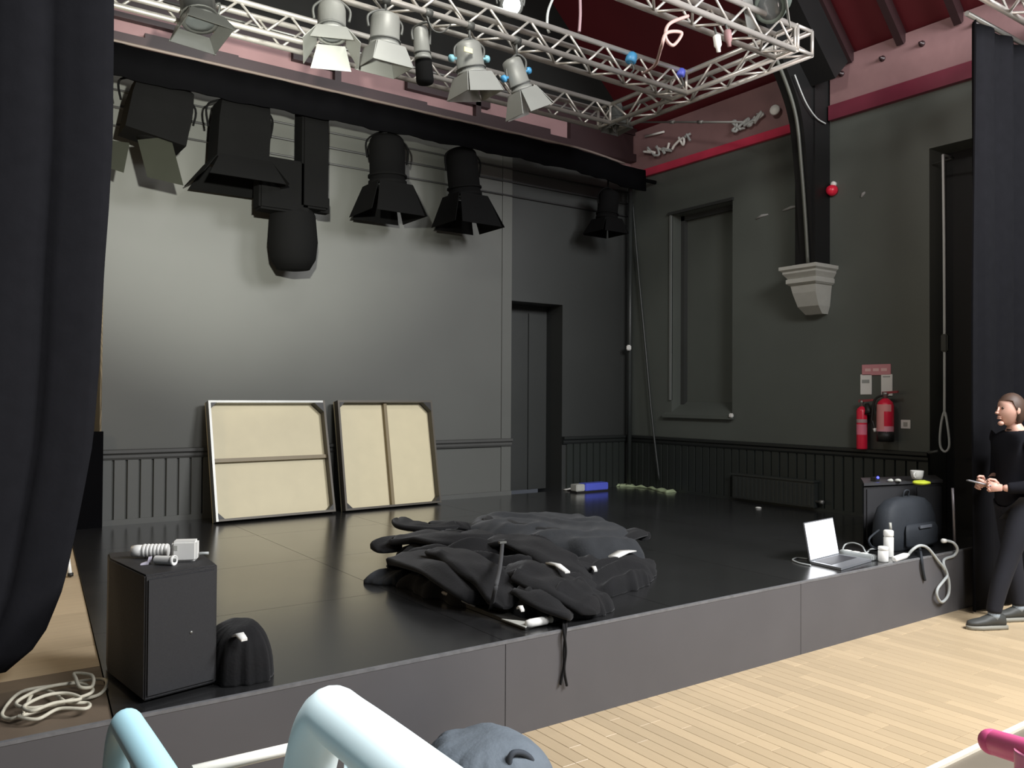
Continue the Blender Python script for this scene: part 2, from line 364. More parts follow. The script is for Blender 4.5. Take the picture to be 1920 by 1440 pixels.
# pink cornice band and maroon mouldings on the back wall
cb = struct(MB().bb((1.0, D-0.05, 4.62), (W, D, 5.18)).build('trim_5', M_PINK))
mo = [(4.80, 4.90, 0.16, 'ledge'), (5.16, 5.25, 0.14, 'moulding'), (5.29, 5.40, 0.10, 'moulding')]
for z0, z1, dp, nm in mo: MB().bb((1.0, D-dp, z0), (W, D-0.04, z1)).build(nm, M_MAR, cb)
for x0, x1, z0, z1 in ((1.0, 2.15, 5.05, 5.10), (1.6, 2.45, 4.90, 4.96), (2.45, 3.45, 4.90, 4.945), (3.0, 3.45, 5.06, 5.16), (3.45, 3.52, 4.9, 5.16), (3.52, 4.55, 4.9, 4.945), (4.3, 5.4, 5.05, 5.16), (5.2, 5.27, 4.9, 5.16), (5.27, 6.3, 4.9, 4.98), (6.62, 7.7, 4.9, 5.16), (2.15, 2.2, 4.9, 5.16)):
    MB().bb((x0, D-0.12, z0), (x1, D-0.04, z1)).build('moulding_block', M_MAR, cb)
MB().tube([(1.0, D-0.17, 5.275), (W-0.3, D-0.17, 5.275)], 0.014, 8).build('conduit', M_STEEL, cb)
# pink wall plate and crimson trim on the right wall
pk = struct(MB().bb((W-0.03, 2.14, 4.66), (W, D-0.02, 5.20)).build('trim_6', M_PINK))
pk2 = struct(MB().bb((W-0.03, -1.2, 4.72), (W, 1.84, 5.20)).build('trim_7', M_PINK))
MB().bb((W-0.05, 2.14, 4.565), (W, D-0.02, 4.66)).build('crimson_strip', M_REDB, pk)
MB().bb((W-0.06, -1.2, 4.565), (W, 1.84, 4.72)).build('crimson_strip', mat('deep_crimson_paint', (0.13, 0.018, 0.034), 0.45, var=0.2), pk2)
for k, yy in enumerate((1.7, 1.25, 0.85, 0.35)):
    MB().lathe((W-0.03, yy, 5.02+0.01*k), (-1, 0, 0), [(0, .03), (.012, .03), (.02, .018), (.05, .012), (.052, .001)], 10).build('fixing_bolt', M_MAR, pk2)
# conduits high on the back wall
for z, r in ((4.26, 0.012), (4.09, 0.010), (4.42, 0.010)):
    o = MB().tube([(1.3, D-0.02, z), (W-0.05, D-0.02, z)], r, 8).build('conduit', mat('dark_conduit_paint', (0.045, 0.045, 0.045), 0.5), wb)
# wall post, arched brace and corbel of the roof truss
pp = root('roof_truss', (W, 1.97, 3.04)); tag(pp, 'black painted timber roof post and curved brace standing on the pale stone corbel', 'beam')
MB().bb((W-0.26, 1.86, 3.04), (W, 2.10, 5.3)).build('wall_post', M_POST, pp)
a = V((W, 0, rz)); c = V((4.4, 0, rz+W-4.4)); nn = V((.707, 0, .707)); q = [V((0, 1.60, 0)), V((0, 2.10, 0)), V((0, 2.10, 0))-nn*.42, V((0, 1.60, 0))-nn*.42]
MB().hull([a+k for k in q], [c+k for k in q]).build('principal_rafter', M_POST, pp)
cur = spline([(7.50, 3.05), (7.45, 3.57), (7.38, 4.11), (7.30, 4.54), (7.12, 4.88), (6.78, 5.28), (6.30, 5.70), (5.4, 6.4)], 5)
n = len(cur); b = MB()
lo = []; hi = []
R1 = []
for i, q in enumerate(cur):
    t = i/(n-1); zt = q[1]; xt = q[0]
    bx = min(W, xt+0.30+0.35*t); bz = zt+0.05+0.5*t*t
    R1.append([V((xt, 1.88, zt)), V((xt, 2.04, zt)), V((bx, 2.04, bz)), V((bx, 1.88, bz))])
b.rings(R1)
for f_ in b.b.faces: f_.smooth = False
b.build('curved_brace', M_POST, pp)
MB().tube([V((q[0]-0.028, 1.93, q[1])) for q in cur[:24]], 0.019, 10).build('conduit', M_POSTE, pp)
MB().tube(spline([at(1490, 140, y=1.84), at(1510, 190, y=1.84), at(1530, 220, y=1.84), at(1548, 232, y=1.84)], 6), 0.008, 6).build('cable', M_CABLE, pp)
co = root('stone_corbel', (W, 1.97, 2.53)); tag(co, 'pale grey moulded stone corbel on the black right wall under the roof post', 'corbel')
def ring(x, y0, y1, z): return [V((W, y0, z)), V((x, y0, z)), V((x, y1, z)), V((W, y1, z))]
cyc = 1.985
def cr_(dx, hw, z): return ring(W-dx, cyc-hw, cyc+hw, z)
b = MB(); b.rings([cr_(.10, .10, 2.54), cr_(.20, .125, 2.62), cr_(.27, .14, 2.76), cr_(.29, .15, 2.84)])
for f_ in b.b.faces: f_.smooth = False
b.build('bracket', M_CORB, co)
b = MB(); b.rings([cr_(.30, .16, 2.84), cr_(.33, .18, 2.86), cr_(.33, .18, 2.90), cr_(.31, .17, 2.91), cr_(.36, .20, 2.96), cr_(.36, .20, 2.98), cr_(.39, .225, 3.00), cr_(.39, .225, 3.035)])
for f_ in b.b.faces: f_.smooth = False
b.build('capital', M_CORB, co)
b = MB(); b.rings([cr_(.31, .15, 3.035), cr_(.27, .14, 3.06)])
for f_ in b.b.faces: f_.smooth = False
b.build('pad', M_CORB, co)
# rafters and purlins on the red slope
def slope(x, dn=0.0): return V((x, 0, rz+(W-x)*1.0-dn))
for i, y in enumerate((-0.75, -0.1, 0.5, 1.05, 1.6)):
    a = slope(W-0.02, 0.07); c = slope(4.6, 0.07)
    r_ = MB(); dv = (c-a).normalized(); nn = V((-dv.z, 0, dv.x)); hw = 0.035; dp = 0.06
    q = [V((0, -hw, 0))+nn*dp, V((0, hw, 0))+nn*dp, V((0, hw, 0))-nn*dp, V((0, -hw, 0))-nn*dp]
    r_.hull([a+V((0, y, 0))+k for k in q], [c+V((0, y, 0))+k for k in q]); o = r_.build('rafter', M_MAR, cr)


# ================================================================ BORDER, CURTAINS
bd = root('black_border', (4.4, 4.2, 4.31)); tag(bd, 'long black cloth border hanging from a pale track below the pink cornice', 'border')
def border_mesh():
    b = MB(); path = [(-2.4+i*0.1, 4.2) for i in range(86)]
    for k in range(1, 12): path.append((6.1+k*0.13, 4.2+0.20*sm(k/11)))
    nb = len(path); r = []
    for i, (x, y) in enumerate(path):
        wv = 0.012*math.sin(x*9)+0.008*math.sin(x*23)
        y += wv; zb = 4.31-0.02*math.sin(x*0.9)*0.5; zt = 4.575
        r.append([V((x, y-0.012, zt)), V((x, y+0.012, zt)), V((x, y+0.016+wv, zb)), V((x, y-0.008+wv, zb))])
    b.rings(r); return b.build('border_cloth', M_BORD, bd), path
_, path = border_mesh()
MB().tube([V((x, y-0.01, 4.592)) for x, y in path if x < 7.2], 0.014, 8).build('track', mat('tan_track_paint', (0.20, 0.16, 0.14), 0.5), bd)
def curtain(rt, name, xl, xr, y0, z0, z1, nf, amp, m, nz=40, zb=None):
    b = MB(); nu = nf*8; F_ = []; th = 0.012
    for j in range(nz+1):
        z = z0+(z1-z0)*j/nz; row = []
        for i in range(nu+1):
            u = i/nu; L_, R_ = xl(z), xr(z); x = L_+(R_-L_)*u
            ph = u*nf*2*math.pi; a = amp*(0.75+0.25*math.sin(u*17+1))
            y = y0+a*math.sin(ph+0.4*math.sin(z*0.8))+0.3*a*math.sin(2.3*ph+z)
            zz = z+(zb(x, z) if zb else 0)
            row.append(V((x+0.02*math.cos(ph), y, zz)))
        F_.append(row)
    vs = [[b.b.verts.new(p) for p in r] for r in F_]; vb = [[b.b.verts.new(p+V((0, th, 0))) for p in r] for r in F_]
    for j in range(nz):
        for i in range(nu):
            f1 = b.b.faces.new((vs[j][i], vs[j][i+1], vs[j+1][i+1], vs[j+1][i])); f1.smooth = True
            f2 = b.b.faces.new((vb[j][i], vb[j+1][i], vb[j+1][i+1], vb[j][i+1])); f2.smooth = True
    for j in range(nz):
        b.b.faces.new((vs[j][0], vs[j+1][0], vb[j+1][0], vb[j][0])); b.b.faces.new((vs[j][nu], vb[j][nu], vb[j+1][nu], vs[j+1][nu]))
    for i in range(nu):
        b.b.faces.new((vs[0][i], vb[0][i], vb[0][i+1], vs[0][i+1])); b.b.faces.new((vs[nz][i], vs[nz][i+1], vb[nz][i+1], vb[nz][i]))
    return b.build(name, m, rt)
def interp(tab, z):
    for (a, x0), (c, x1) in zip(tab, tab[1:]):
        if z <= c: return x0+(x1-x0)*max(0, (z-a)/(c-a))
    return tab[-1][1]
CY = 0.62
LT = [(at(px, py, y=CY).z, at(px, py, y=CY).x) for px, py in ((0, 1262), (40, 1235), (78, 1180), (110, 1100), (132, 1000), (150, 910), (165, 830), (178, 680), (187, 500), (196, 380), (203, 250), (205, 0))]
c1 = MB()
lc = curtain(None, 'stage_curtain', lambda z: -1.0, lambda z: interp(LT, z), CY, LT[0][0], 5.0, 6, 0.022, M_VEL, nz=60)
tag(lc, 'tall black stage curtain swept aside at the left edge above the coiled cord', 'curtain')
rc_r = root('stage_curtain', (7.15, -0.12, 0.0)); tag(rc_r, 'tall black side curtain hanging to the wooden floor behind the person', 'curtain')
curtain(rc_r, 'curtain_cloth', lambda z: 6.60-0.0*z, lambda z: 8.2, -0.16, 0.015, 4.60, 5, 0.030, mat('black_side_drape_wool', (0.0062, 0.0062, 0.0076), 0.95, var=0.2, scale=12, spec=0.08), nz=12)
MB().tube([(6.5, -0.16, 4.62), (8.1, -0.16, 4.62)], 0.02, 8).build('curtain_rail', M_STEEL, rc_r)
# tall black leg just beyond the back wall's end, and low black flat
bl = MB().bb((0.75, 4.80, SZ), (1.30, 4.84, 1.32)).build('black_flat', M_BORD); tag(bl, 'low black flat standing at the left end of the grey back wall', 'flat')
rtn = struct(MB().bb((1.285, D, 0), (1.30, 5.75, 5)).build('wall_return', mat('warm_plaster2', (0.30, 0.24, 0.15), 0.7)))
tb = root('upright_tube', (0.93, 4.0, SZ)); tag(tb, 'white upright strip with a black foot, leaning beside the left curtain', 'pole')
A_ = at(132, 1080, y=2.75); B_ = at(122, 1010, y=2.95)
MB().tube([A_, B_], 0.013, 10).build('strip', mat('white_glowing_strip', (0.9, 0.88, 0.8), 0.4), tb)
MB().tube([V((A_.x, A_.y, SZ)), A_+V((0, 0, 0.02))], 0.018, 10).build('foot', M_BKT, tb)

# ================================================================ TRUSSES
ZT = 4.60
def truss(name, a, b, n, label, m=M_ALU, s=0.20, r=0.024, faces=(0, 1, 3)):
    """box truss between a and b (centre of the lower chords); chords and braces as parts"""
    a = V(a); b = V(b); rt = root(name, a); tag(rt, label, 'truss')
    d = (b-a).normalized(); sd = V((-d.y, d.x, 0))*s/2; up = V((0, 0, s))
    off = [-sd, sd, sd+up, -sd+up]
    for o_ in off: MB().tube([a+o_, b+o_], r, 8).build('chord', m, rt)
    for k in faces:
        p, q = off[k], off[(k+1) % 4]
        for i in range(n):
            t0 = a+(b-a)*(i/n); t1 = a+(b-a)*((i+1)/n)
            if k % 2 == 0: u, v = (t0+p, t1+q) if i % 2 == 0 else (t0+q, t1+p)
            else: u, v = (t0+q, t1+p) if i % 2 == 0 else (t0+p, t1+q)
            MB().tube([u, v], 0.011, 6).build('diagonal', m, rt)
    for e in (a, b):
        fb = MB()
        for k in range(4): fb.tube([e+off[k], e+off[(k+1) % 4]], 0.016, 6)
        fb.build('end_frame', m, rt)
    return rt
truss('lighting_truss', (-2.38, 3.42, ZT), (5.97, 3.42, ZT), 40, 'aluminium lighting truss farthest back, running just above the black border', faces=(1, 3))
truss('lighting_truss', (-2.38, 2.33, ZT), (5.97, 2.33, ZT), 40, 'bright aluminium lighting truss carrying the row of silver grey lamps')
truss('lighting_truss', (-2.38, 1.10, ZT), (5.97, 1.10, ZT), 40, 'brownish aluminium truss nearest the hall, hung with a loop of pale cable')
truss('lighting_truss', (6.08, 3.52, ZT), (6.08, 0.98, ZT), 11, 'short cross truss joining the long trusses beside the black roof post')
truss('lighting_truss', (6.2, -0.40, ZT+0.06), (7.7, -0.40, ZT+0.06), 7, 'truss above the right hand black curtain, at the top corner', s=0.18)

# ================================================================ LAMPS
def lamp(P, aim, L, rr, mb, zc, label, group, doors=4, mflap=None, mfront=None, dl=0.17, flare=0.35, knob=None, yc=None, cat='stage light', lens=M_GLASSY, name='stage_light', square=False):
    P = V(P); a = V(aim).normalized(); rt = root(name, P); tag(rt, label, cat, group)
    sd = a.cross(V((0, 0, 1))); sd = V((1, 0, 0)) if sd.length < 0.15 else sd.normalized()
    if abs(sd.x) < 0.5 and abs(a.z) > 0.7: sd = (V((1, 0, 0))-a*a.x).normalized()
    t = a.cross(sd).normalized()
    q = 4 if square else 20
    rot = 0
    prof = [(-L*0.5, rr*0.45), (-L*0.5+0.01, rr*0.78), (-L*0.42, rr*0.93), (-L*0.30, rr), (L*0.42, rr), (L*0.42, rr*1.08), (L*0.5, rr*1.08), (L*0.5, rr*0.9)]
    if square:
        b = MB(); k = rr
        def sq(h, s_): return [P+a*h+sd*x*s_+t*y*s_ for x, y in ((-k, -k*.7), (k, -k*.7), (k, k*.7), (-k, k*.7))]
        b.rings([sq(-L*.5, .7), sq(-L*.42, .92), sq(-L*.1, 1), sq(L*.5, 1.0)])
        for f_ in b.b.faces: f_.smooth = False
        b.build('housing', mb, rt)
    else: MB().lathe(P, a, prof).build('housing', mb, rt)
    if not square: MB().lathe(P, a, [(L*0.30, rr*1.03), (L*0.30, rr*1.10), (L*0.335, rr*1.10), (L*0.335, rr*1.03)]).build('band', M_GREYD if mb is M_GREYL else mb, rt)
    kl = .62 if square else 1.0; MB().lathe(P, a, [(L*0.43, rr*0.86*kl), (L*0.503, rr*0.82*kl), (L*0.515, rr*0.4*kl), (L*0.52, 0.001)], 16).build('lens', M_BLK if square else lens, rt)
    mflap = mflap or mb; F0 = P+a*L*0.5; w0 = rr*1.0; w1 = rr*1.45
    dirs = [(sd, t), (-sd, t), (t, sd), (-t, sd)][:doors]
    for k, (o_, s_) in enumerate(dirs):
        fl_ = flare*(1 if k < 2 else 0.8)
        p0 = F0+o_*rr*1.05; p1 = p0+(a*math.cos(fl_)+o_*math.sin(fl_))*dl; n_ = (p1-p0).normalized().cross(s_).normalized()*0.003
        b = MB(); b.hull([p0-s_*w0-n_, p0+s_*w0-n_, p1+s_*w1-n_, p1-s_*w1-n_], [p0-s_*w0+n_, p0+s_*w0+n_, p1+s_*w1+n_, p1-s_*w1+n_]); b.build('barn_door', mflap, rt)
    # yoke and clamp
    top = V((P.x, P.y if yc is None else yc, zc)); e = rr*1.22
    yk = spline([P+sd*e, P+sd*e+V((0, 0, L*0.35)), V((P.x, top.y, min(zc-0.07, P.z+L*0.62)))+sd*0.0, P-sd*e+V((0, 0, L*0.35)), P-sd*e], 6)
    MB().tube(yk, 0.010, 6).build('yoke', M_GREYD if mb is not M_BLK else M_BLK, rt)
    b = MB(); b.tube([V((P.x, top.y, min(zc-0.07, P.z+L*0.60))), top], 0.011, 8); b.tube([top+V((-0.03, 0, 0)), top+V((0.03, 0, 0))], 0.036, 10); b.build('clamp', M_GREYD if mb is not M_BLK else M_BLK, rt)
    for k in ((1, -1) if knob else ()):
        MB().lathe(P+sd*e*k, sd*k, [(-0.01, .012), (0.02, .012), (.025, .03), (.05, .028), (.052, .001)], 10).build('tilt_knob', knob, rt)
    return rt
GU = 'silver grey lamps hung from the bright truss'
def up(px, py, y=2.33): return at(px, py, y=y)
dn = (0, -0.15, -1)
YU = 2.24
lamp(at(372, 15, y=3.25), (0.05, -0.3, -1), 0.26, 0.13, M_GREYD, ZT, 'dull grey lamp at the far left of the trusses by the curtain top', GU, yc=3.32, dl=0.12)
lamp(at(622, 38, y=YU), (-0.10, -0.25, -1), 0.26, 0.10, M_GREYL, ZT, 'grey lamp leftmost of the row, its barn doors tilted like a lid', GU, dl=0.17, flare=0.55)
lamp(at(722, 58, y=YU), (0.0, 0.05, -1), 0.25, 0.11, M_GREYL, ZT, 'boxy grey lamp pointing straight down with wide flared barn doors', GU, dl=0.16, flare=0.3)
lamp(at(790, 80, y=YU+0.1), (0.12, 0.0, -1), 0.26, 0.062, M_GREYL, ZT, 'slender grey profile lamp with a dark front tube', GU, doors=0, yc=YU)
lamp(at(880, 110, y=YU), (0.22, 0.0, -1), 0.26, 0.11, M_GREYL, ZT, 'grey lamp with a yellow label on its back and pale blue knob', GU, dl=0.17, flare=0.35, knob=M_TEAL)
lamp(at(968, 140, y=YU), (0.50, 0.0, -1), 0.27, 0.085, M_GREYL, ZT, 'grey lamp tilted to the right, rightmost of the row, blue knobs', GU, dl=0.20, flare=0.45, knob=M_SKYB)
lamp(at(1153, 210, y=3.36), (0.05, -0.1, -1), 0.20, 0.085, M_GREYD, ZT, 'small dull grey lamp where the back truss meets the cross truss', GU, dl=0.11)
lamp(at(957, 10, y=2.33), (-0.40, -0.80, -0.42), 0.17, 0.09, M_GREYD, ZT+0.32, 'lit lamp with a glowing white lens on top of the bright truss', None, doors=0, lens=M_LIT)
lamp(at(1452, 5, y=1.0), (-0.75, -0.3, -0.55), 0.34, 0.12, mat('green_grey_lamp_paint', (0.12, 0.15, 0.13), 0.5), ZT+0.4, 'large dark green grey lamp in front of the black roof brace', None, doors=2, dl=0.13, mflap=M_GREYL)
# dark front tube of the profile lamp and the yellow label
P = at(795, 128, y=YU+0.12); pl_ = bpy.data.objects['stage_light.003']
MB().lathe(P, (0.1, 0, -1), [(-0.09, .055), (-0.09, .066), (.10, .07), (.12, .06), (.12, .001)], 16).build('front_tube', M_BLK, pl_)
P = at(878, 94, y=YU-0.125); pl_ = bpy.data.objects['stage_light.004']
MB().box(P, (0.075, 0.006, 0.035)).build('label_plate', mat('pale_yellow_label', (0.75, 0.72, 0.35), 0.5), pl_)
# black lamps under the border, on their pipe
GB = 'black lamps hanging below the black border'
YL = 4.42
pp_ = MB().tube([(-2.4, YL, 4.46), (W, YL, 4.46)], 0.024, 10).build('lamp_pipe', M_BLK); tag(pp_, 'black steel pipe behind the black border carrying the black lamps', 'pipe')
lamp(at(296, 212, y=YL), (-0.18, 0, -1), 0.52, 0.25, M_BLK, 4.46, 'square black floodlight leftmost under the border, with two olive flaps', GB, doors=0, square=True)
for q in (((258, 262), (320, 256), (344, 348), (276, 332)), ((203, 262), (243, 268), (232, 324), (201, 314))):
    pl_ = bpy.data.objects['stage_light.009']; MB().hull([at(*a, y=YL-.14) for a in q], [at(*a, y=YL-.134) for a in q]).build('barn_door', M_OLV, pl_)
lamp(at(450, 248, y=YL), (-0.05, 0, -1), 0.60, 0.235, M_BLK, 4.46, 'square black floodlight second from the left under the border', GB, doors=4, dl=0.24, flare=0.60, square=True)
lamp(at(726, 302, y=YL), (0.03, 0, -1), 0.52, 0.185, M_BLK, 4.46, 'straight hanging round black lamp with a wide flared front', GB, doors=4, dl=0.34, flare=0.36)
lamp(at(868, 325, y=YL), (0.12, 0, -1), 0.52, 0.175, M_BLK, 4.46, 'round black lamp leaning slightly right, flaring beside the pale wall edge', GB, doors=4, dl=0.36, flare=0.38)
lamp(at(1140, 385, y=YL), (-0.10, 0, -1), 0.36, 0.13, M_BLK, 4.46, 'round black lamp in the dark corner above the doorway side', GB, doors=4, dl=0.2, flare=0.4)
# tall black box light between them
bx = root('stage_light', at(583, 300, y=YL)); tag(bx, 'tall black moving light with a box base and a wall shadow modelled solid, beside the square floodlight', 'stage light', GB)
q = at(583, 170, y=YL); q2 = at(583, 395, y=YL); hw = 0.135
MB().bb((q2.x-hw, YL-0.12, q2.z), (q2.x+hw, YL+0.12, 4.44)).build('column', M_BLK, bx, bevel=0.02)
q3 = at(520, 300, y=YL); q4 = at(520, 398, y=YL)
MB().bb((q3.x-0.20, YL-0.10, q4.z), (q2.x-0.05, YL+0.10, q3.z)).build('box_base', M_BLK, bx, bevel=0.02)
h = at(548, 455, y=YL+0.1)
MB().lathe(h+V((0, 0, 0.34)), (0.02, 0, -1), [(0, .18), (.08, .22), (.34, .24), (.50, .22), (.60, .16), (.62, .02)], 18).build('head', M_BLK, bx)  # soft shadow on the back wall, modelled as a solid black shape
MB().bb((q2.x+0.08, YL-0.05, at(0+600, 400, y=YL).z), (q2.x+0.17, YL+0.05, at(600, 372, y=YL).z)).build('connector', M_BLK, bx)

# hooks, clamps, cable runs on the trusses
def clampknot(px, py, y, m, label, s=0.05):
    P = at(px, py, y=y); rt = root('cable_clamp', P); tag(rt, label, 'clamp')
    MB().lathe(P, (0.3, 0, 1), [(-s, s*.7), (-s*.8, s), (s*.4, s), (s*.8, s*.7), (s, s*.2)], 12).build('sleeve', m, rt)
    MB().tube(spline([P+V((0, 0, -s)), P+V((0.03, 0, -0.10)), P+V((-0.02, 0, -0.16))], 5), 0.009, 6).build('tail', M_GREYD, rt)
clampknot(1184, 108, 2.22, M_SKYB, 'bright blue cable clamp on the truss, the left one of two', 0.052)
clampknot(1277, 136, 2.22, M_BLUE, 'darker blue cable clamp near the truss corner', 0.042)
def cable(name, pts, r, m, label, cat='cable', n=8, close=False):
    o = MB().tube(spline(pts, n, close), r, 8, close).build(name, m); tag(o, label, cat); return o
cable('hanging_cable', [at(1290, 30, y=1.02), at(1255, 45, y=0.98), at(1248, 70, y=0.98), at(1262, 85, y=0.98), at(1278, 62, y=0.98), at(1250, 62, y=0.97), at(1240, 88, y=1.0), at(1228, 122, y=1.6), at(1205, 138, y=2.2)], 0.013, mat('pinkish_cable', (0.50, 0.34, 0.31), 0.5), 'pinkish looped cable dangling from the near truss')
cable('hanging_cable', [at(1040, -10, y=2.3), at(1028, 20, y=2.3), at(1026, 48, y=2.3), at(1030, 62, y=2.3)], 0.012, M_CABLE, 'curved grey cable rising from the bright truss against the dark gable')
cable('suspension_sling', [at(1087, -20, y=2.33), at(1088, 25, y=2.33), at(1086, 60, y=2.33)], 0.014, mat('mauve_sling', (0.34, 0.22, 0.24), 0.5), 'mauve sling holding up the truss against the red ceiling', 'sling')
cable('hanging_cable', [at(800, 30, y=2.23), at(812, 56, y=2.2), at(830, 60, y=2.2), at(845, 46, y=2.23)], 0.006, M_GREYD, 'thin dark cable sagging between the grey lamps under the bright truss')
for k, (px, py) in enumerate(((1345, 78), (1365, 68))):
    P = at(px, py, y=0.97); rt = root('truss_coupler', P); tag(rt, ('white' if k == 0 else 'pale pink') + ' coupler on the near truss beside the looped cable', 'coupler')
    MB().lathe(P, (0.2, 0, -1), [(-.05, .02), (-.04, .03), (.03, .03), (.05, .018), (.08, .016), (.081, .001)], 12).build('sleeve', M_WHITE if k == 0 else M_PINK, rt)
    MB().tube([P+V((0, 0, .03)), P+V((0, .03, .12))], 0.01, 6).build('stem', M_GREYD, rt)
# pipe and clutter in front of the pink plate on the right wall
sp = root('wall_pipe', (7.6, 3.3, 5.0)); tag(sp, 'thin silver pipe crossing in front of the pink plaster in the corner', 'pipe')
A_ = at(1195, 229, x=7.35); B_ = at(1392, 229, x=7.1)
MB().tube([A_, B_], 0.012, 8).build('tube', M_STEEL, sp)
for t in (0.35, 0.62): MB().tube([A_.lerp(B_, t), A_.lerp(B_, t+0.04)], 0.02, 8).build('collar', M_STEEL, sp)
random.seed(11)
kn = root('cable_bundle', at(1245, 278, x=W-0.06)); tag(kn, 'white tangled cable bundle pinned to the pink plaster in the far corner', 'cable')
for i in range(6):
    c0 = at(1218+i*13, 287-i*4, x=W-0.07); MB().tube(spline([c0+V((random.uniform(-.03, .0), random.uniform(-.14, .14), random.uniform(-.07, .08))) for _ in range(5)], 6), 0.016, 6).build('loop', M_CABLE if i % 2 else M_WHITE, kn)
MB().tube([at(1210, 256, x=W-.06), at(1245, 247, x=W-.06)], 0.014, 6).build('tie', M_WHITE, kn)
kn = root('cable_bundle', at(1430, 215, x=W-0.06)); tag(kn, 'pale bundle of cable ends on the pink plaster beside the roof brace', 'cable')
for i in range(6):
    c0 = at(1378+i*10, 240-i*4, x=W-0.08); MB().tube(spline([c0+V((random.uniform(-.03, .0), random.uniform(-.10, .10), random.uniform(-.06, .07))) for _ in range(5)], 6), 0.016, 6).build('loop', M_CABLE, kn)
MB().lathe(at(1454, 207, x=W-.10), (-1, -.3, 0), [(0, .05), (.02, .06), (.04, .05), (.05, .001)], 14).build('junction_cap', M_WHITE, kn)

# ================================================================ RIGHT WALL FITTINGS
wc = root('corner_pipe', (W-0.10, D-0.14, SZ)); tag(wc, 'slim vertical black pipe in the room corner with a small white switch', 'pipe')
MB().tube([(W-0.10, D-0.12, SZ), (W-0.10, D-0.12, 4.6)], 0.03, 10).build('tube', M_RADI, wc)
MB().box(at(1179, 652, y=D-0.17), (0.07, 0.04, 0.07)).build('switch', M_WHITE, wc, bevel=0.012)
cable('hanging_cable', [at(1186, 380, x=W-.05), at(1196, 500, x=W-.05), at(1210, 650, x=W-.05), at(1222, 780, x=W-.06), at(1236, 900, x=W-.07)], 0.014, M_RADI, 'black cable sagging down the right wall beside the corner pipe')
# radiator
ra = root('radiator', (W-0.1, 2.5, SZ)); tag(ra, 'long black radiator low on the black right wall beside the stage', 'radiator')
y0, y1 = 1.98, 3.06
MB().bb((W-0.10, y0, SZ+0.03), (W-0.03, y1, 0.765)).build('panel', M_RADI, ra, bevel=0.006)
for i in range(18):
    yy = y0+0.05+i*(y1-y0-0.1)/17; MB().bb((W-0.108, yy-0.014, SZ+0.05), (W-0.098, yy+0.014, 0.74)).build('fin', M_RADI, ra)
MB().bb((W-0.115, y0-0.01, 0.765), (W-0.02, y1+0.01, 0.785)).build('top_grille', M_RADI, ra)
MB().lathe((W-0.07, y0-0.05, SZ+0.10), (0, -1, 0), [(-.05, .012), (0, .012), (0, .022), (.04, .022), (.041, .001)], 10).build('valve', M_STEEL, ra)
# bell
bp_ = at(1560, 357, x=W-0.03); be = root('alarm_bell', bp_); tag(be, 'small red fire alarm sounder on the black wall beside the roof post', 'alarm')
MB().lathe(bp_+V((.03, 0, 0)), (-1, 0, 0), [(0, .055), (.03, .06), (.05, .055), (.08, .04), (.09, .001)], 18).build('sounder', M_REDX, be)
MB().lathe(bp_+V((.03, -0.01, 0.065)), (-1, 0, 0), [(0, .03), (.03, .03), (.04, .02), (.041, .001)], 12).build('beacon', M_WHITE, be)
# small pale paint scars
for k, (pa, pb) in enumerate((((1418, 410), (1440, 402)), ((1468, 395), (1500, 386)), ((1615, 370), (1622, 360)))):
    a = at(*pa, x=W-0.004); b2 = at(*pb, x=W-0.004); MB().tube([a, (a+b2)/2+V((0, 0, .01)), b2], [0.012, 0.018, 0.008], 6).build('paint_scar', mat('chipped_plaster', (0.30, 0.30, 0.29), 0.8), wr)
# plaques on the wall
def plate(name, px0, py0, px1, py1, m, label, cat, th=0.012, x=W, rad=0.01):
    a = at(px0, py0, x=x); b2 = at(px1, py1, x=x)
    o = MB().bb((x-th, a.y, a.z), (x, b2.y, b2.z)).build(name, m, bevel=0.003); 
    if label: tag(o, label, cat)
    return o, a, b2
sg, a, b2 = plate('fire_sign', 1617, 684, 1671, 703, M_SIGN, 'faded red fire action sign above the two extinguishers', 'sign')
for k in range(3):
    yy = a.y+(b2.y-a.y)*(0.22+0.28*k); hh = abs(b2.y-a.y)*0.10
    MB().bb((W-0.014, yy-hh, (a.z+b2.z)/2-0.014), (W-0.012, yy+hh, (a.z+b2.z)/2+0.014)).build('text_block', mat('pale_pink_print', (0.80, 0.52, 0.50), 0.5), sg)
s1, a, b2 = plate('extinguisher_notice', 1614, 702, 1635, 740, M_WHITE, 'small white notice plate above the slim extinguisher', 'sign')
MB().bb((W-0.0135, a.y-0.02, a.z-0.09), (W-0.012, b2.y+0.02, a.z-0.055)).build('grey_band', mat('grey_print', (0.35, 0.36, 0.34), 0.5), s1)
s2, a, b2 = plate('extinguisher_notice', 1653, 702, 1674, 742, M_WHITE, 'small white notice plate above the stout extinguisher', 'sign')
MB().bb((W-0.0135, a.y-0.02, a.z-0.03), (W-0.012, b2.y+0.02, a.z-0.018)).build('grey_band', MATS['grey_print'], s2)
sk, a, b2 = plate('wall_socket', 1690, 787, 1708, 804, M_WHITE, 'square white wall socket to the right of the extinguishers', 'socket')
MB().bb((W-0.016, (a.y+b2.y)/2-0.02, (a.z+b2.z)/2-0.02), (W-0.012, (a.y+b2.y)/2+0.02, (a.z+b2.z)/2+0.02)).build('rocker', M_CORB, sk)
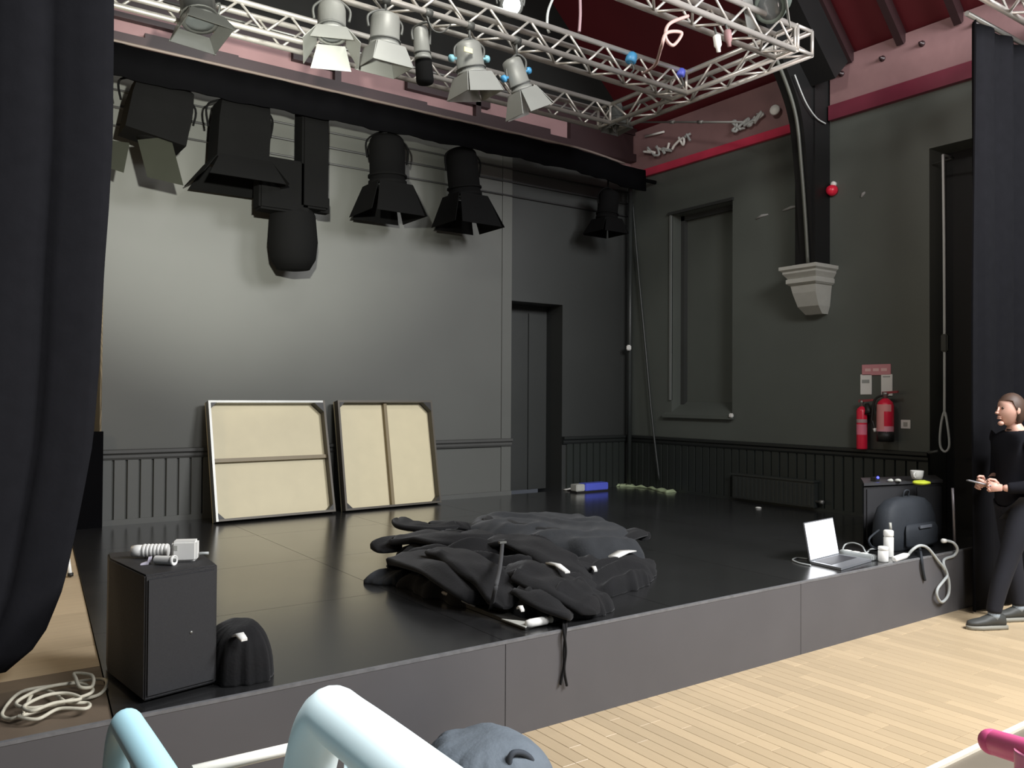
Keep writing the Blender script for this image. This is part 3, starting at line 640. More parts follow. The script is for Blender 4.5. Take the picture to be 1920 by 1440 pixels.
# extinguishers
def extinguisher(pxc, pyt, pyb, r, label, stout):
    X = W-r-0.03; t = at(pxc, pyt, x=X); bt = at(pxc, pyb, x=X); y = t.y; zb = bt.z; h = t.z-bt.z
    rt = root('fire_extinguisher', (X, y, zb)); tag(rt, label, 'fire extinguisher')
    O = V((X, y, zb)); zs = 0.10 if stout else 0.0
    MB().lathe(O, (0, 0, 1), [(zs, r*0.96), (zs+.01, r), (h-r*0.9, r), (h-r*.45, r*.85), (h-r*.1, r*.45), (h, r*.30)], 24).build('cylinder', M_REDX, rt)
    if stout: MB().lathe(O, (0, 0, 1), [(0.0, r*1.0), (0.10, r*1.02), (.101, r*.9)], 24).build('foot_ring', M_BKT, rt)
    # printed label: a thin sleeve over the visible front half
    def sleeve(z0, z1, m, nm, w0=math.pi*0.62, w1=math.pi*1.28):
        b = MB(); N_ = 14; rr_ = r*1.012
        vv = [[b.b.verts.new(O+V((rr_*math.cos(w0+(w1-w0)*i/N_), rr_*math.sin(w0+(w1-w0)*i/N_), z))) for i in range(N_+1)] for z in (z0, z1)]
        for i in range(N_): b.b.faces.new((vv[0][i], vv[0][i+1], vv[1][i+1], vv[1][i])).smooth = True
        b.build(nm, m, rt)
    if stout:
        sleeve(h*.70, h*.86, M_LABEL, 'label_band', math.pi*.75, math.pi*1.4); sleeve(h*.28, h*.70, M_LABEL, 'label_band', math.pi*.62, math.pi*1.12); sleeve(h*.22, h*.36, mat('pink_label', (0.80, 0.33, 0.38), 0.5), 'label_band', math.pi*.6, math.pi*1.55)
    else:
        sleeve(h*.62, h*.70, mat('grey_pink_label', (0.45, 0.30, 0.29), 0.5), 'label_band', math.pi*.6, math.pi*1.6); sleeve(h*.34, h*.58, mat('rose_label', (0.82, 0.20, 0.28), 0.5), 'label_band', math.pi*.7, math.pi*1.5)
    MB().lathe(O+V((0, 0, h)), (0, 0, 1), [(-.01, r*.3), (.03, r*.28), (.035, r*.38), (.06, r*.36)], 12).build('valve', M_STEEL, rt)
    MB().hull([O+V((-.01, -.13, h+.055)), O+V((.01, -.13, h+.055)), O+V((.012, .03, h+.04)), O+V((-.012, .03, h+.04))], [O+V((-.01, -.13, h+.075)), O+V((.01, -.13, h+.075)), O+V((.012, .03, h+.065)), O+V((-.012, .03, h+.065))]).build('lever', mat('dull_red_lever', (0.28, 0.04, 0.05), 0.5), rt)
    if stout:
        MB().tube(spline([O+V((0, .03, h+.03)), O+V((-.02, .10, h-.02)), O+V((-.02, .13, h-.2)), O+V((-.02, .12, h*.45)), O+V((-.02, .10, h*.30))], 6), 0.011, 8).build('hose', M_BKT, rt)
        MB().tube([O+V((-.02, .10, h*.30)), O+V((-.02, .09, h*.22))], 0.018, 8).build('nozzle', M_WHITE, rt)
    else:
        MB().lathe(O+V((0, -.06, h-.0)), (0, -.25, -1), [(-.03, .02), (.03, .03), (.07, .045), (.071, .001)], 12).build('horn', M_BKT, rt)
    MB().bb((W-0.035, y-0.025, zb+h*.6), (W, y+0.025, zb+h*.8)).build('bracket', M_BKT, rt)
extinguisher(1616, 762, 842, 0.052, 'slim bright red fire extinguisher, the left of the pair on the wall', False)
extinguisher(1660, 747, 828, 0.078, 'stout red fire extinguisher with pink labels and hose, the right of the pair', True)
# rope by the doorway
rp = root('hanging_rope', at(1772, 300, x=W-0.25)); tag(rp, 'grey rope hanging by the dark doorway and ending in a loop', 'rope')
XR = W-0.25
MB().tube(spline([at(1768, 290, x=XR), at(1770, 450, x=XR), at(1771, 640, x=XR), at(1771, 780, x=XR)], 8), 0.012, 8).build('rope', M_CABLE, rp)
MB().tube(spline([at(1771, 772, x=XR), at(1764, 800, x=XR), at(1763, 835, x=XR), at(1772, 847, x=XR), at(1780, 835, x=XR), at(1777, 800, x=XR)], 6, True), 0.011, 8, True).build('loop', M_CABLE, rp)
MB().box(at(1772, 643, x=XR), (0.05, 0.06, 0.16)).build('cleat', M_RADI, rp, bevel=0.01)
MB().tube([at(1741, 849, x=XR+.1), at(1760, 846, x=XR+.1)], 0.015, 8).build('hook', M_GREYD, rp)
q = at(1768, 290, x=XR); MB().tube([q, V((W, q.y+.03, q.z+.02)), V((W+.05, sy1+.02, q.z+.02))], 0.01, 6).build('rope_hook', M_GREYD, rp)

# ================================================================ STAGE PROPS
def deck_frame(bl, br, htop, ytop, vertical, label):
    """4 ft square stage deck leaning on the wall, underside towards the hall"""
    bl = V(bl); br = V(br); ux = (br-bl); wd_ = ux.length; ux.normalize()
    yb = (bl.y+br.y)/2; hgt = math.hypot(htop-SZ, ytop-yb); uz = V((0, ytop-yb, htop-SZ)).normalized(); un = ux.cross(uz).normalized()
    if un.y > 0: un = -un
    rt = root('stage_deck', bl); tag(rt, label, 'stage deck', 'stage decks leaning on the back wall')
    def bx_(u0, u1, z0, z1, n0, n1, nm, m):
        b = MB(); q = lambda u, z, n_: bl+ux*u+uz*z+un*n_
        b.hull([q(u0, z0, n0), q(u1, z0, n0), q(u1, z1, n0), q(u0, z1, n0)], [q(u0, z0, n1), q(u1, z0, n1), q(u1, z1, n1), q(u0, z1, n1)]); b.build(nm, m, rt)
    t = 0.022; dp = 0.085
    bx_(0.0, wd_, 0.0, hgt, -0.02, 0.0, 'plywood_sheet', M_PLY)
    bx_(0, t, 0, hgt, 0.0, dp, 'frame_rail', M_STEEL if not vertical else M_FRM); bx_(wd_-t, wd_, 0, hgt, 0.0, dp, 'frame_rail', M_FRM)
    bx_(t, wd_-t, 0, t, 0.0, dp, 'frame_rail', M_FRM); bx_(t, wd_-t, hgt-t, hgt, 0.0, dp, 'frame_rail', M_STEEL if not vertical else M_FRM)
    if vertical: bx_(wd_*.5-.018, wd_*.5+.018, t, hgt-t, 0.0, 0.045, 'crossbar', M_BRACE)
    else: bx_(t, wd_-t, hgt*.5-.018, hgt*.5+.018, 0.0, 0.045, 'crossbar', M_BRACE)
    for u, z in ((0, 0), (1, 0), (0, 1), (1, 1)):
        s_ = 0.10 if (u == 1 and z == 1) else 0.055
        uu = t if u == 0 else wd_-t; zz = t if z == 0 else hgt-t; du = s_ if u == 0 else -s_; dz = s_ if z == 0 else -s_
        q = lambda a_, b_, n_: bl+ux*a_+uz*b_+un*n_
        MB().hull([q(uu, zz, 0.0), q(uu+du, zz, 0.0), q(uu, zz+dz, 0.0)], [q(uu, zz, dp+.004), q(uu+du, zz, dp+.004), q(uu, zz+dz, dp+.004)]).build('corner_bracket', M_BKT, rt)
deck_frame((2.185, 4.52, SZ+.002), (3.375, 4.58, SZ+.002), 1.575, 4.86, False, 'cream plywood stage deck with a horizontal crossbar, leaning on the grey wall')
deck_frame((3.49, 4.60, SZ+.002), (4.645, 4.66, SZ+.002), 1.585, 4.86, True, 'cream plywood stage deck with a vertical crossbar, leaning nearest the doorway')
# left loudspeaker
sk_ = root('loudspeaker', (0.83, 0.3, SZ)); tag(sk_, 'tall black loudspeaker on the stage edge beside the curtain', 'loudspeaker')
hS = 0.492; pol = [(0.697, 0.085), (0.985, 0.145), (1.00, 0.42), (0.96, 0.62), (0.66, 0.66), (0.643, 0.52)]
ctr = V((sum(a for a, _ in pol)/6, sum(b_ for _, b_ in pol)/6))
def prz(z, k=1.0): return [V((ctr.x+(x-ctr.x)*k, ctr.y+(y-ctr.y)*k, z)) for x, y in pol]
MB().hull(prz(SZ+.012), prz(SZ+hS)).build('cabinet', M_SPK, sk_, bevel=0.006)
f0, f1 = V((0.697, 0.085, 0)), V((0.985, 0.145, 0)); nn = V((f1.y-f0.y, -(f1.x-f0.x), 0)).normalized(); fu = (f1-f0).normalized()
MB().hull([f0+fu*.012+nn*.002+V((0, 0, SZ+.03)), f1-fu*.012+nn*.002+V((0, 0, SZ+.03)), f1-fu*.012+nn*.008+V((0, 0, SZ+.03)), f0+fu*.012+nn*.008+V((0, 0, SZ+.03))],
          [f0+fu*.012+nn*.002+V((0, 0, SZ+hS-.02)), f1-fu*.012+nn*.002+V((0, 0, SZ+hS-.02)), f1-fu*.012+nn*.008+V((0, 0, SZ+hS-.02)), f0+fu*.012+nn*.008+V((0, 0, SZ+hS-.02))]).build('grille', M_SPKF, sk_)
bpt = f0.lerp(f1, 0.62)+nn*.008+V((0, 0, SZ+.24)); MB().lathe(bpt, nn, [(0, .006), (.002, .006), (.003, .001)], 10).build('badge', M_STEEL, sk_)
for x, y in ((0.72, 0.13), (0.96, 0.18), (0.96, 0.46), (0.70, 0.56)): MB().lathe((x, y, SZ), (0, 0, 1), [(0, .014), (.014, .014)], 10).build('foot', M_BKT, sk_)
TZ = SZ+hS
# things on the loudspeaker
pa, pb = at(247, 1033, z=TZ+.03), at(318, 1032, z=TZ+.03); ax = (pb-pa).normalized()
cs = root('paper_cup_stack', V((pa.x, pa.y, TZ))); tag(cs, 'long stack of white paper cups lying on the black loudspeaker', 'cups')
Lc = (pb-pa).length
prf = [(0, .020), (.003, .026)]; b = MB().lathe(pa, ax, [(0, .001), (0, .022), (.02, .025), (.05, .0255)], 18); b.build('cup', M_WHITE, cs)
for i in range(7):
    t0 = .05+i*(Lc-.05)/7; MB().lathe(pa, ax, [(t0-.006, .0255), (t0, .029), (t0+.006, .029), (t0+(Lc-.05)/7-.005, .0265)], 18).build('cup', M_WHITE, cs)
pa, pb = at(291, 1049, z=TZ+.019), at(328, 1051, z=TZ+.019); ax = (pb-pa).normalized(); Lc = (pb-pa).length
cp = root('paper_cup', V((pa.x, pa.y, TZ))); tag(cp, 'single small white cup on its side in front of the cup stack', 'cup')
MB().lathe(pa, ax, [(0, .001), (0, .0145), (.0015, .016), (.004, .0162), (Lc*.82, .018), (Lc*.85, .0182), (Lc*.86, .021), (Lc, .021), (Lc, .017), (Lc*.5, .014), (Lc*.5, .001)], 18).build('wall', M_WHITE, cp)
MB().lathe(pb, ax, [(-.004, .008), (.001, .008), (.0015, .001)], 12).build('hole', M_GREYD, cp)
mc = at(350, 1052, z=TZ); mg = root('white_box', V((mc.x, mc.y, TZ))); tag(mg, 'white square box with a small grey slot on the loudspeaker', 'box')
rotm = Matrix.Rotation(-0.42, 3, 'Z')
MB().box(mc+V((0, 0.02, .043)), (0.098, 0.07, 0.084), rotm).build('body', M_WHITE, mg, bevel=0.008)
MB().box(mc+rotm @ V((-.040, -.016, .058))+V((0, .0, 0)), (0.012, 0.004, 0.02), rotm).build('slot', M_CORB, mg)
MB().tube([mc+rotm @ V((.045, .03, .025)), mc+rotm @ V((.082, .03, .025))], .006, 8).build('peg', M_CABLE, mg)
kc = at(273, 1058, z=TZ); ky = root('small_pouch', V((kc.x, kc.y, TZ))); tag(ky, 'small lilac foil packet at the front of the loudspeaker top', 'packet')
MB().hull([kc+V((-.022, -.008, 0)), kc+V((.008, -.014, 0)), kc+V((.012, .012, 0)), kc+V((-.016, .01, 0))], [kc+V((-.020, -.006, .006)), kc+V((.012, -.010, .012)), kc+V((.016, .010, .014)), kc+V((-.012, .008, .006))]).build('packet', mat('lilac_foil', (.55, .52, .60), .35), ky)
MB().hull([kc+V((.004, -.008, .008)), kc+V((.020, -.006, .008)), kc+V((.022, .008, .008)), kc+V((.006, .008, .008))], [kc+V((.010, -.006, .028)), kc+V((.024, -.004, .03)), kc+V((.026, .006, .03)), kc+V((.012, .006, .028))]).build('flap', MATS['lilac_foil'], ky)

# cloth mounds
def mound(name, poly, h, m, parent=None, z0=SZ, seed=0.0, folds=5.0, amp=0.35, p=3.0, fdir=(1, 0.4), nth=96, nr=26, lean=None, under=0.012, label=None, cat=None):
    c = V((sum(q[0] for q in poly)/len(poly), sum(q[1] for q in poly)/len(poly), 0)); ol = spline([V((x, y, 0)) for x, y in poly], 12, True)
    ang = sorted([(math.atan2(q.y-c.y, q.x-c.x), (q-c).length) for q in ol])
    def R_(th):
        for i in range(len(ang)):
            a0, r0 = ang[i-1] if i else (ang[-1][0]-2*math.pi, ang[-1][1]); a1, r1 = ang[i]
            if th <= a1: return r0+(r1-r0)*((th-a0)/max(1e-6, a1-a0))
        return ang[0][1]
    fd = V((fdir[0], fdir[1], 0)).normalized(); pd = V((-fd.y, fd.x, 0)); b = MB(); rows = []
    for j in range(nr+1):
        r = j/nr; row = []
        for i in range(nth):
            th = -math.pi+2*math.pi*i/nth; R = R_(th)*(1+0.03*math.sin(th*13+seed)*r+0.02*math.sin(th*23+seed*2)*r)
            x = c.x+math.cos(th)*R*r; y = c.y+math.sin(th)*R*r
            e = max(0.0, 1-r**p); e = e**0.55
            q = V((x, y, 0)); s_ = q.dot(fd); t_ = q.dot(pd)
            wv = noise.noise(V((s_*2.2+seed, t_*2.2, seed*1.7)))
            rg = (0.5+0.5*math.cos(2*math.pi*(t_*folds+2.0*noise.noise(V((s_*1.5, t_*1.5, seed))))))**1.5
            fine = noise.noise(V((s_*4+seed, t_*14+seed, 3.1)))
            cr2 = 1-2*math.sqrt(noise.noise(V((s_*3.1-seed, t_*5.5, seed+5.2)))**2+.004)
            k = 1+amp*(0.5*wv+0.75*(rg-0.5)+0.28*fine+0.35*(cr2-.6))
            z = z0+under+h*e*max(0.12, k)+(lean(x, y)*e if lean else 0)
            row.append(b.b.verts.new((x, y, z)))
        rows.append(row)
    bot = [b.b.verts.new((v.co.x, v.co.y, z0+0.001)) for v in rows[-1]]
    for j in range(nr):
        for i in range(nth):
            k = (i+1) % nth
            b.b.faces.new((rows[j][i], rows[j+1][i], rows[j+1][k], rows[j][k])).smooth = True if j else False
    for i in range(nth):
        k = (i+1) % nth; b.b.faces.new((rows[-1][i], bot[i], bot[k], rows[-1][k])).smooth = True
    bmesh.ops.remove_doubles(b.b, verts=rows[0], dist=1e-4)
    b.b.faces.new(bot[::-1])
    o = b.build(name, m, parent)
    if label: tag(o, label, cat)
    return o
heap = mound('folded_drape', [(2.50, 1.52), (2.42, 1.10), (2.50, 0.62), (2.72, 0.30), (3.02, 0.22), (3.30, 0.42), (3.45, 0.80), (3.75, 1.30), (3.80, 1.75), (3.30, 2.15), (2.85, 2.10)], 0.17, M_CLOTH, seed=2.3, folds=3.4, amp=0.75, p=3.2, fdir=(0.9, -0.5), nth=150, nr=44, label='crumpled black drape heaped in the middle of the stage', cat='cloth')
pad = mound('folded_drape', [(3.42, 2.15), (3.48, 1.55), (3.68, 1.00), (4.02, 0.86), (4.35, 1.20), (4.62, 1.95), (4.30, 2.55), (3.85, 2.65)], 0.21, M_CLOTH2, seed=7.1, folds=0.9, amp=0.16, p=8, fdir=(0.6, 0.8), nth=120, nr=36, label='smooth charcoal drape folded into a thick pad behind the heap', cat='cloth')
def swath(par, pts, wd0, th, m=M_CLOTH, seed=0.0, name='fold'):
    """flattened, wrinkled length of cloth lying along a path; pts are (px, py, height above the deck, width factor)"""
    P_ = spline([at(a, b_, z=SZ+h_) for a, b_, h_, k_ in pts], 9); Wk = [q_.x for q_ in spline([V((k_, 0, 0)) for _, _, _, k_ in pts], 9)]
    b = MB(); rg = []; n_ = len(P_)
    for i, p_ in enumerate(P_):
        t = (P_[min(i+1, n_-1)]-P_[max(i-1, 0)]); t.z *= .3; t.normalize(); sd = V((-t.y, t.x, 0)).normalized(); e = min(1, .25+math.sin(math.pi*i/(n_-1))*2.2); w_ = wd0*1.35*Wk[i]*e; row = []
        for k in range(20):
            a = 2*math.pi*k/20; ca, sa = math.cos(a), math.sin(a)
            x = w_/2*math.copysign(abs(ca)**.8, ca); z = th*.38*e*math.copysign(abs(sa)**.7, sa)
            nz = noise.noise(V((i*.16+seed, ca*1.6, sa*1.2+seed))); rid = math.sin(ca*8+seed+i*.10)*.30
            row.append(p_+sd*(x*(1+.16*nz))+V((0, 0, z*(1+(rid+.8*nz if sa > 0 else 0)))))
        rg.append(row)
    b.rings(rg); return b.build(name, m, par)
swath(heap, [(748, 972, .20, .5), (765, 985, .20, 1), (810, 990, .20, 1.1), (850, 985, .19, .9), (880, 992, .18, .5)], .16, .07, seed=1)
swath(heap, [(712, 1035, .10, .7), (740, 1015, .15, 1.1), (800, 1008, .20, 1.2), (860, 1012, .22, 1.2), (930, 1005, .22, .9)], .20, .09, seed=2)
swath(heap, [(728, 1060, .06, .7), (770, 1048, .12, 1.2), (830, 1060, .17, 1.3), (880, 1095, .12, 1.1), (915, 1130, .04, .7)], .22, .10, seed=3)
swath(heap, [(905, 1020, .23, .7), (960, 1015, .25, 1.1), (1010, 1030, .23, 1.2), (1060, 1060, .17, 1.1), (1110, 1085, .10, .9)], .19, .08, seed=4)
swath(heap, [(945, 1075, .17, .8), (985, 1072, .18, 1.2), (1030, 1092, .15, 1.3), (1080, 1120, .10, 1.1), (1122, 1148, .04, .7)], .20, .09, seed=5)
swath(heap, [(800, 1035, .21, .7), (850, 1040, .22, 1.1), (890, 1062, .20, 1.2), (930, 1100, .13, 1.0), (950, 1140, .06, .7)], .17, .08, seed=6)
swath(heap, [(970, 1105, .12, .7), (1000, 1112, .12, 1.1), (1040, 1135, .09, 1.2), (1075, 1155, .04, .8)], .15, .07, seed=7)
swath(heap, [(985, 1048, .20, .6), (1040, 1044, .19, 1), (1085, 1060, .14, 1), (1130, 1075, .09, .8)], .13, .06, seed=8)
swath(pad, [(912, 972, .19, .7), (940, 985, .19, 1.0), (1000, 992, .19, 1.0), (1050, 1002, .18, 1.0), (1085, 1018, .15, .8)], .14, .075, M_CLOTH, seed=9, name='folded_edge')
swath(pad, [(1085, 1030, .13, .7), (1120, 1022, .15, 1.0), (1165, 1008, .16, 1.0), (1200, 1000, .14, .8), (1206, 1012, .10, .5)], .13, .075, M_CLOTH, seed=10, name='folded_edge')
mound('folded_drape', [(3.02, 0.60), (3.15, 0.38), (3.62, 0.42), (3.95, 0.62), (4.20, 0.90), (3.9, 1.15), (3.45, 1.15)], 0.10, M_CLOTH, seed=4.4, folds=4, amp=0.7, p=4, fdir=(1, 0.6), label='flat black drape spread at the right of the heap', cat='cloth')
mound('folded_drape', [(2.58, 0.28), (2.72, 0.12), (2.98, 0.07), (3.16, 0.15), (3.20, 0.36), (2.95, 0.50), (2.7, 0.5)], 0.13, M_CLOTH, seed=9.4, folds=5, amp=0.6, p=3, fdir=(0.3, 1), label='small rumpled black cloth at the stage edge before the heap', cat='cloth')
mound('black_glove', [(2.28, 1.52), (2.36, 1.38), (2.50, 1.30), (2.62, 1.36), (2.58, 1.55), (2.42, 1.60)], 0.055, M_CLOTH2, seed=1.4, folds=8, amp=0.8, p=3, label='small loose black rag at the left foot of the heap', cat='cloth')
bs = root('black_board', (2.55, 0.8, SZ)); tag(bs, 'thin black board with a pale long edge under the crumpled drape', 'board')
e0, e1 = at(765, 1083, z=SZ+.05), at(985, 1178, z=SZ+.012)
q = [V((e0.x, e0.y, 0)), V((e1.x, e1.y, 0)), V((e1.x+.24, e1.y+.04, 0)), V((e0.x+.5, e0.y-.1, 0))]
MB().hull([a+V((0, 0, SZ+.002)) for a in q], [q[0]+V((0, 0, SZ+.045)), q[1]+V((0, 0, SZ+.014)), q[2]+V((0, 0, SZ+.014)), q[3]+V((0, 0, SZ+.045))]).build('board', M_BKT, bs)
MB().tube([e0+V((-.004, -.004, -.004)), e0.lerp(e1, .25), e0.lerp(e1, .62)], [0.010, 0.014, 0.004], 8).build('pale_edge', mat('worn_pale_edge', (0.42, 0.38, 0.33), 0.5), bs)
MB().hull([at(940, 1162, z=SZ+.016), at(985, 1178, z=SZ+.016), at(1000, 1168, z=SZ+.016)], [at(940, 1160, z=SZ+.022), at(985, 1176, z=SZ+.022), at(1000, 1166, z=SZ+.022)]).build('paper_corner', M_CORB, bs)
rl = root('paper_roll', at(1012, 1168, z=SZ)); tag(rl, 'crushed white tube lying at the stage edge before the heap', 'packaging')
a, c = at(986, 1170, z=SZ+.03), at(1024, 1163, z=SZ+.03)
MB().lathe(a, c-a, [(0, .005), (.005, .018), (.03, .022), ((c-a).length, .022), ((c-a).length+.001, .015)], 12).build('roll', M_WHITE, rl)
MB().lathe(c, c-a, [(0, .020), (.015, .014), (.03, .020), (.04, .012), (.041, .001)], 9).build('crushed_end', M_CORB, rl)
def slip(name, px0, py0, px1, py1, z, wd_, label, m=M_WHITE, cat='label', lump=False):
    a, c = at(px0, py0, z=z), at(px1, py1, z=z); d_ = (c-a).normalized(); n_ = V((-d_.y, d_.x, 0))*wd_/2; u_ = V((0, 0, .010))
    b = MB(); mid = (a+c)/2+V((0, 0, .015))
    b.rings([[a-n_, a+n_, a+n_+u_, a-n_+u_], [mid-n_*1.2, mid+n_*1.1, mid+n_*1.1+u_, mid-n_*1.2+u_], [c-n_*.8, c+n_*.9, c+n_*.9+u_, c-n_*.8+u_]])
    o = b.build(name, m); tag(o, label, cat); return o
slip('fabric_label', 1028, 1057, 1064, 1075, SZ+.20, .035, 'long white label on the crumpled black drape')
slip('fabric_label', 1150, 1046, 1186, 1034, SZ+.125, .075, 'crumpled white label under the edge of the folded charcoal pad')
slip('fabric_label', 1110, 1066, 1117, 1072, SZ+.13, .022, 'tiny white tag between the heap and the flat black drape')
slip('fabric_label', 972, 1142, 980, 1147, SZ+.095, .022, 'tiny white tag on the small rumpled cloth at the stage edge')
st_ = root('cloth_strap', at(930, 1080, z=SZ+.2)); tag(st_, 'dark strap lying down over the crumpled black drape', 'strap')
sp_ = spline([at(942, 1020, z=SZ+.27), at(938, 1060, z=SZ+.25), at(930, 1100, z=SZ+.20), at(920, 1145, z=SZ+.02)], 6)
MB().rings([[p_+V((-.014, 0, 0)), p_+V((.014, 0, 0)), p_+V((.014, 0, .006)), p_+V((-.014, 0, .006))] for p_ in sp_]).build('webbing', mat('grey_webbing', (0.05, 0.05, 0.052), .8), st_)
MB().box(sp_[0]+V((0, 0, .01)), (.05, .02, .012)).build('buckle', M_STEEL, st_)
# straps hanging over the stage front
hs = root('hanging_strap', at(1058, 1180, y=-.03)); tag(hs, 'thin black ties dangling over the grey stage front', 'strap')
MB().tube(spline([at(1062, 1160, y=.06), at(1061, 1178, y=-.028), at(1058, 1215, y=-.032), at(1057, 1250, y=-.03), at(1051, 1284, y=-.03)], 6), .007, 6).build('tie', M_CLOTH, hs)
MB().tube(spline([at(1058, 1162, y=.06), at(1057, 1180, y=-.03), at(1061, 1220, y=-.036), at(1058, 1255, y=-.034), at(1063, 1286, y=-.034)], 6), .007, 6).build('tie', M_CLOTH, hs)
# dark bag behind the loudspeaker
mound('black_bag', [(0.99, 0.14), (1.10, 0.07), (1.19, 0.09), (1.235, 0.22), (1.20, 0.44), (1.03, 0.48)], 0.20, M_CLOTH, seed=5.5, folds=2.5, amp=0.16, p=3.2, fdir=(0.4, 1), label='lumpy black bag on the stage against the loudspeaker', cat='bag')
slip('bag_tag', 441, 1194, 458, 1202, SZ+.188, .03, 'small white tag on top of the lumpy black bag')
# coiled cord
random.seed(5)
cc = root('coiled_cord', at(100, 1318, z=SZ)); tag(cc, 'loosely coiled cream cord on the stage floor by the left curtain', 'cord')
loops = [[(5, 1335), (40, 1300), (110, 1282), (175, 1274), (200, 1280), (185, 1300), (120, 1318), (40, 1345), (15, 1345)],
         [(42, 1345), (60, 1310), (75, 1297), (100, 1305), (125, 1325), (165, 1322), (160, 1335), (110, 1338), (70, 1352), (35, 1350)],
         [(30, 1330), (80, 1305), (140, 1290), (170, 1300), (168, 1315), (120, 1325), (60, 1340)],
         [(60, 1352), (100, 1340), (150, 1326), (125, 1318), (85, 1325), (45, 1340)],
         [(140, 1285), (172, 1292), (172, 1308), (150, 1312), (142, 1298)]]
for k, lp in enumerate(loops):
    MB().tube(spline([at(x, y, z=SZ+.012)+V((0, 0, .012*k+.006*math.sin(i*2.1))) for i, (x, y) in enumerate(lp)], 8, True), .0068, 8, True).build('coil', M_CREAM, cc)
# far corner bits
bxr = at(1107, 905, z=SZ+.06); bo = root('blue_case', V((7.05, 4.62, SZ))); tag(bo, 'long blue case with a pale end, lying at the foot of the back wall', 'case')
pa, pb = at(1078, 903, y=4.60), at(1137, 903, y=4.60); zl = SZ+.02
MB().bb((pa.x+.14, 4.56, zl), (pb.x, 4.70, zl+.09)).build('body', M_BLUE, bo, bevel=.008)
MB().bb((pa.x, 4.57, zl), (pa.x+.14, 4.69, zl+.085)).build('pale_end', M_CORB, bo, bevel=.008)
MB().bb((pa.x, 4.56, SZ), (pb.x, 4.70, zl)).build('base', M_BKT, bo)
slip('folded_paper', 1057, 919, 1082, 918, SZ+.005, .12, 'white folded paper on the stage beside the doorway', cat='paper')
o = MB().lathe(at(1150, 911, z=SZ), (0, 0, 1), [(0, .03), (.05, .03), (.06, .02), (.061, .001)], 12).build('white_pot', M_WHITE); tag(o, 'tiny white pot between the blue case and the green cloth', 'pot')
gr = MB(); pts = [at(x, y, z=SZ) for x, y in ((1158, 912), (1200, 911), (1240, 916), (1292, 921))]
rg = []
for i, p_ in enumerate(spline(pts, 8)):
    wd_ = .06+.05*math.sin(i*.32+.4); hh = .022+.012*math.sin(i*1.7)
    wd_ *= .8; p_ = V((min(p_.x, W-.045-wd_), p_.y, p_.z)); rg.append([p_+V((-wd_, 0, .002)), p_+V((-wd_*.6, 0, hh)), p_+V((wd_*.6, 0, hh*1.2)), p_+V((wd_, 0, .002))])
gr.rings(rg); o = gr.build('green_cloth', M_GRN); tag(o, 'pale green cloth strip lying along the foot of the right wall', 'cloth')
o = MB().lathe(at(1422, 953, z=SZ), (0, 0, 1), [(0, .03), (.008, .035), (.015, .02), (.016, .001)], 14).build('white_disc', M_WHITE); tag(o, 'small white disc on the stage in front of the radiator', 'disc')

# right hand cabinet with bits on top
ctz = at(1620, 905, y=.55).z
rs = root('loudspeaker', (6.6, 0.5, SZ)); tag(rs, 'wide black speaker cabinet at the right end of the stage', 'loudspeaker')
fl0, fr0 = V((6.22, 0.53, 0)), V((7.02, 0.32, 0)); bk = V((0.42, 0.26, 0))
def pr_(z, k=0): return [fl0+V((-k, -k, z)), fr0+V((k, -k, z)), fr0+bk+V((k, k, z)), fl0+bk+V((-k, k, z))]
MB().hull(pr_(SZ), pr_(ctz-.02)).build('cabinet', M_SPK, rs, bevel=.006)
MB().hull(pr_(ctz-.02, .015), pr_(ctz, .015)).build('top_board', mat('scuffed_black_top', (.05, .05, .052), .4), rs)
sd_ = (fr0-fl0).normalized(); nn = V((sd_.y, -sd_.x, 0))
for u0, u1 in ((.03, .52), (.56, .83)):
    q = [fl0+sd_*u0+nn*.002, fl0+sd_*u1+nn*.002, fl0+sd_*u1+nn*.01, fl0+sd_*u0+nn*.01]
    MB().hull([a+V((0, 0, SZ+.04)) for a in q], [a+V((0, 0, ctz-.05)) for a in q]).build('grille', M_SPKF, rs)
def ct(px, py=905): return at(px, py, z=ctz)
p_ = ct(1645, 903); lb = root('led_box', p_); tag(lb, 'small black device with a glowing blue light on the black cabinet', 'device')
MB().box(p_+V((0, .02, .018)), (.06, .05, .036)).build('case', M_BKT, lb, bevel=.004)
MB().sphere(p_+V((-.002, -.006, .034)), .011, 10, 6).build('blue_light', M_LED, lb)
for k, (px, lab) in enumerate(((1670, 'white crumpled tissue on the cabinet, nearest the blue light'), (1684, 'white crumpled tissue on the cabinet, nearest the mug'))):
    p_ = ct(px, 904); b = MB(); b.sphere(p_+V((0, 0, .014)), (.028, .022, .014), 12, 7)
    for v in b.b.verts: v.co += V((noise.noise(v.co*40), noise.noise(v.co*40+V((9, 0, 0))), .3*noise.noise(v.co*50)))*.008
    o = b.build('tissue', M_CORB); tag(o, lab, 'tissue')
p_ = ct(1726, 903)+V((0, .03, 0)); mg = root('mug', p_); tag(mg, 'white rounded mug on the yellow cloth at the cabinet end', 'mug')
MB().lathe(p_, (0, 0, 1), [(.016, .025), (.022, .04), (.05, .048), (.085, .052), (.09, .050), (.088, .046), (.03, .035), (.028, .001)], 20).build('bowl', M_WHITE, mg)
MB().tube(spline([p_+V((-.045, -.01, .075)), p_+V((-.075, -.015, .065)), p_+V((-.07, -.015, .04)), p_+V((-.042, -.01, .035))], 5), .006, 8).build('handle', M_WHITE, mg)
p_ = ct(1730, 907); b = MB(); b.sphere(p_+V((0, .01, .008)), (.085, .06, .020), 18, 8)
for v in b.b.verts: v.co += V((noise.noise(v.co*22), noise.noise(v.co*22+V((9, 0, 0))), .25*noise.noise(v.co*40)))*.014
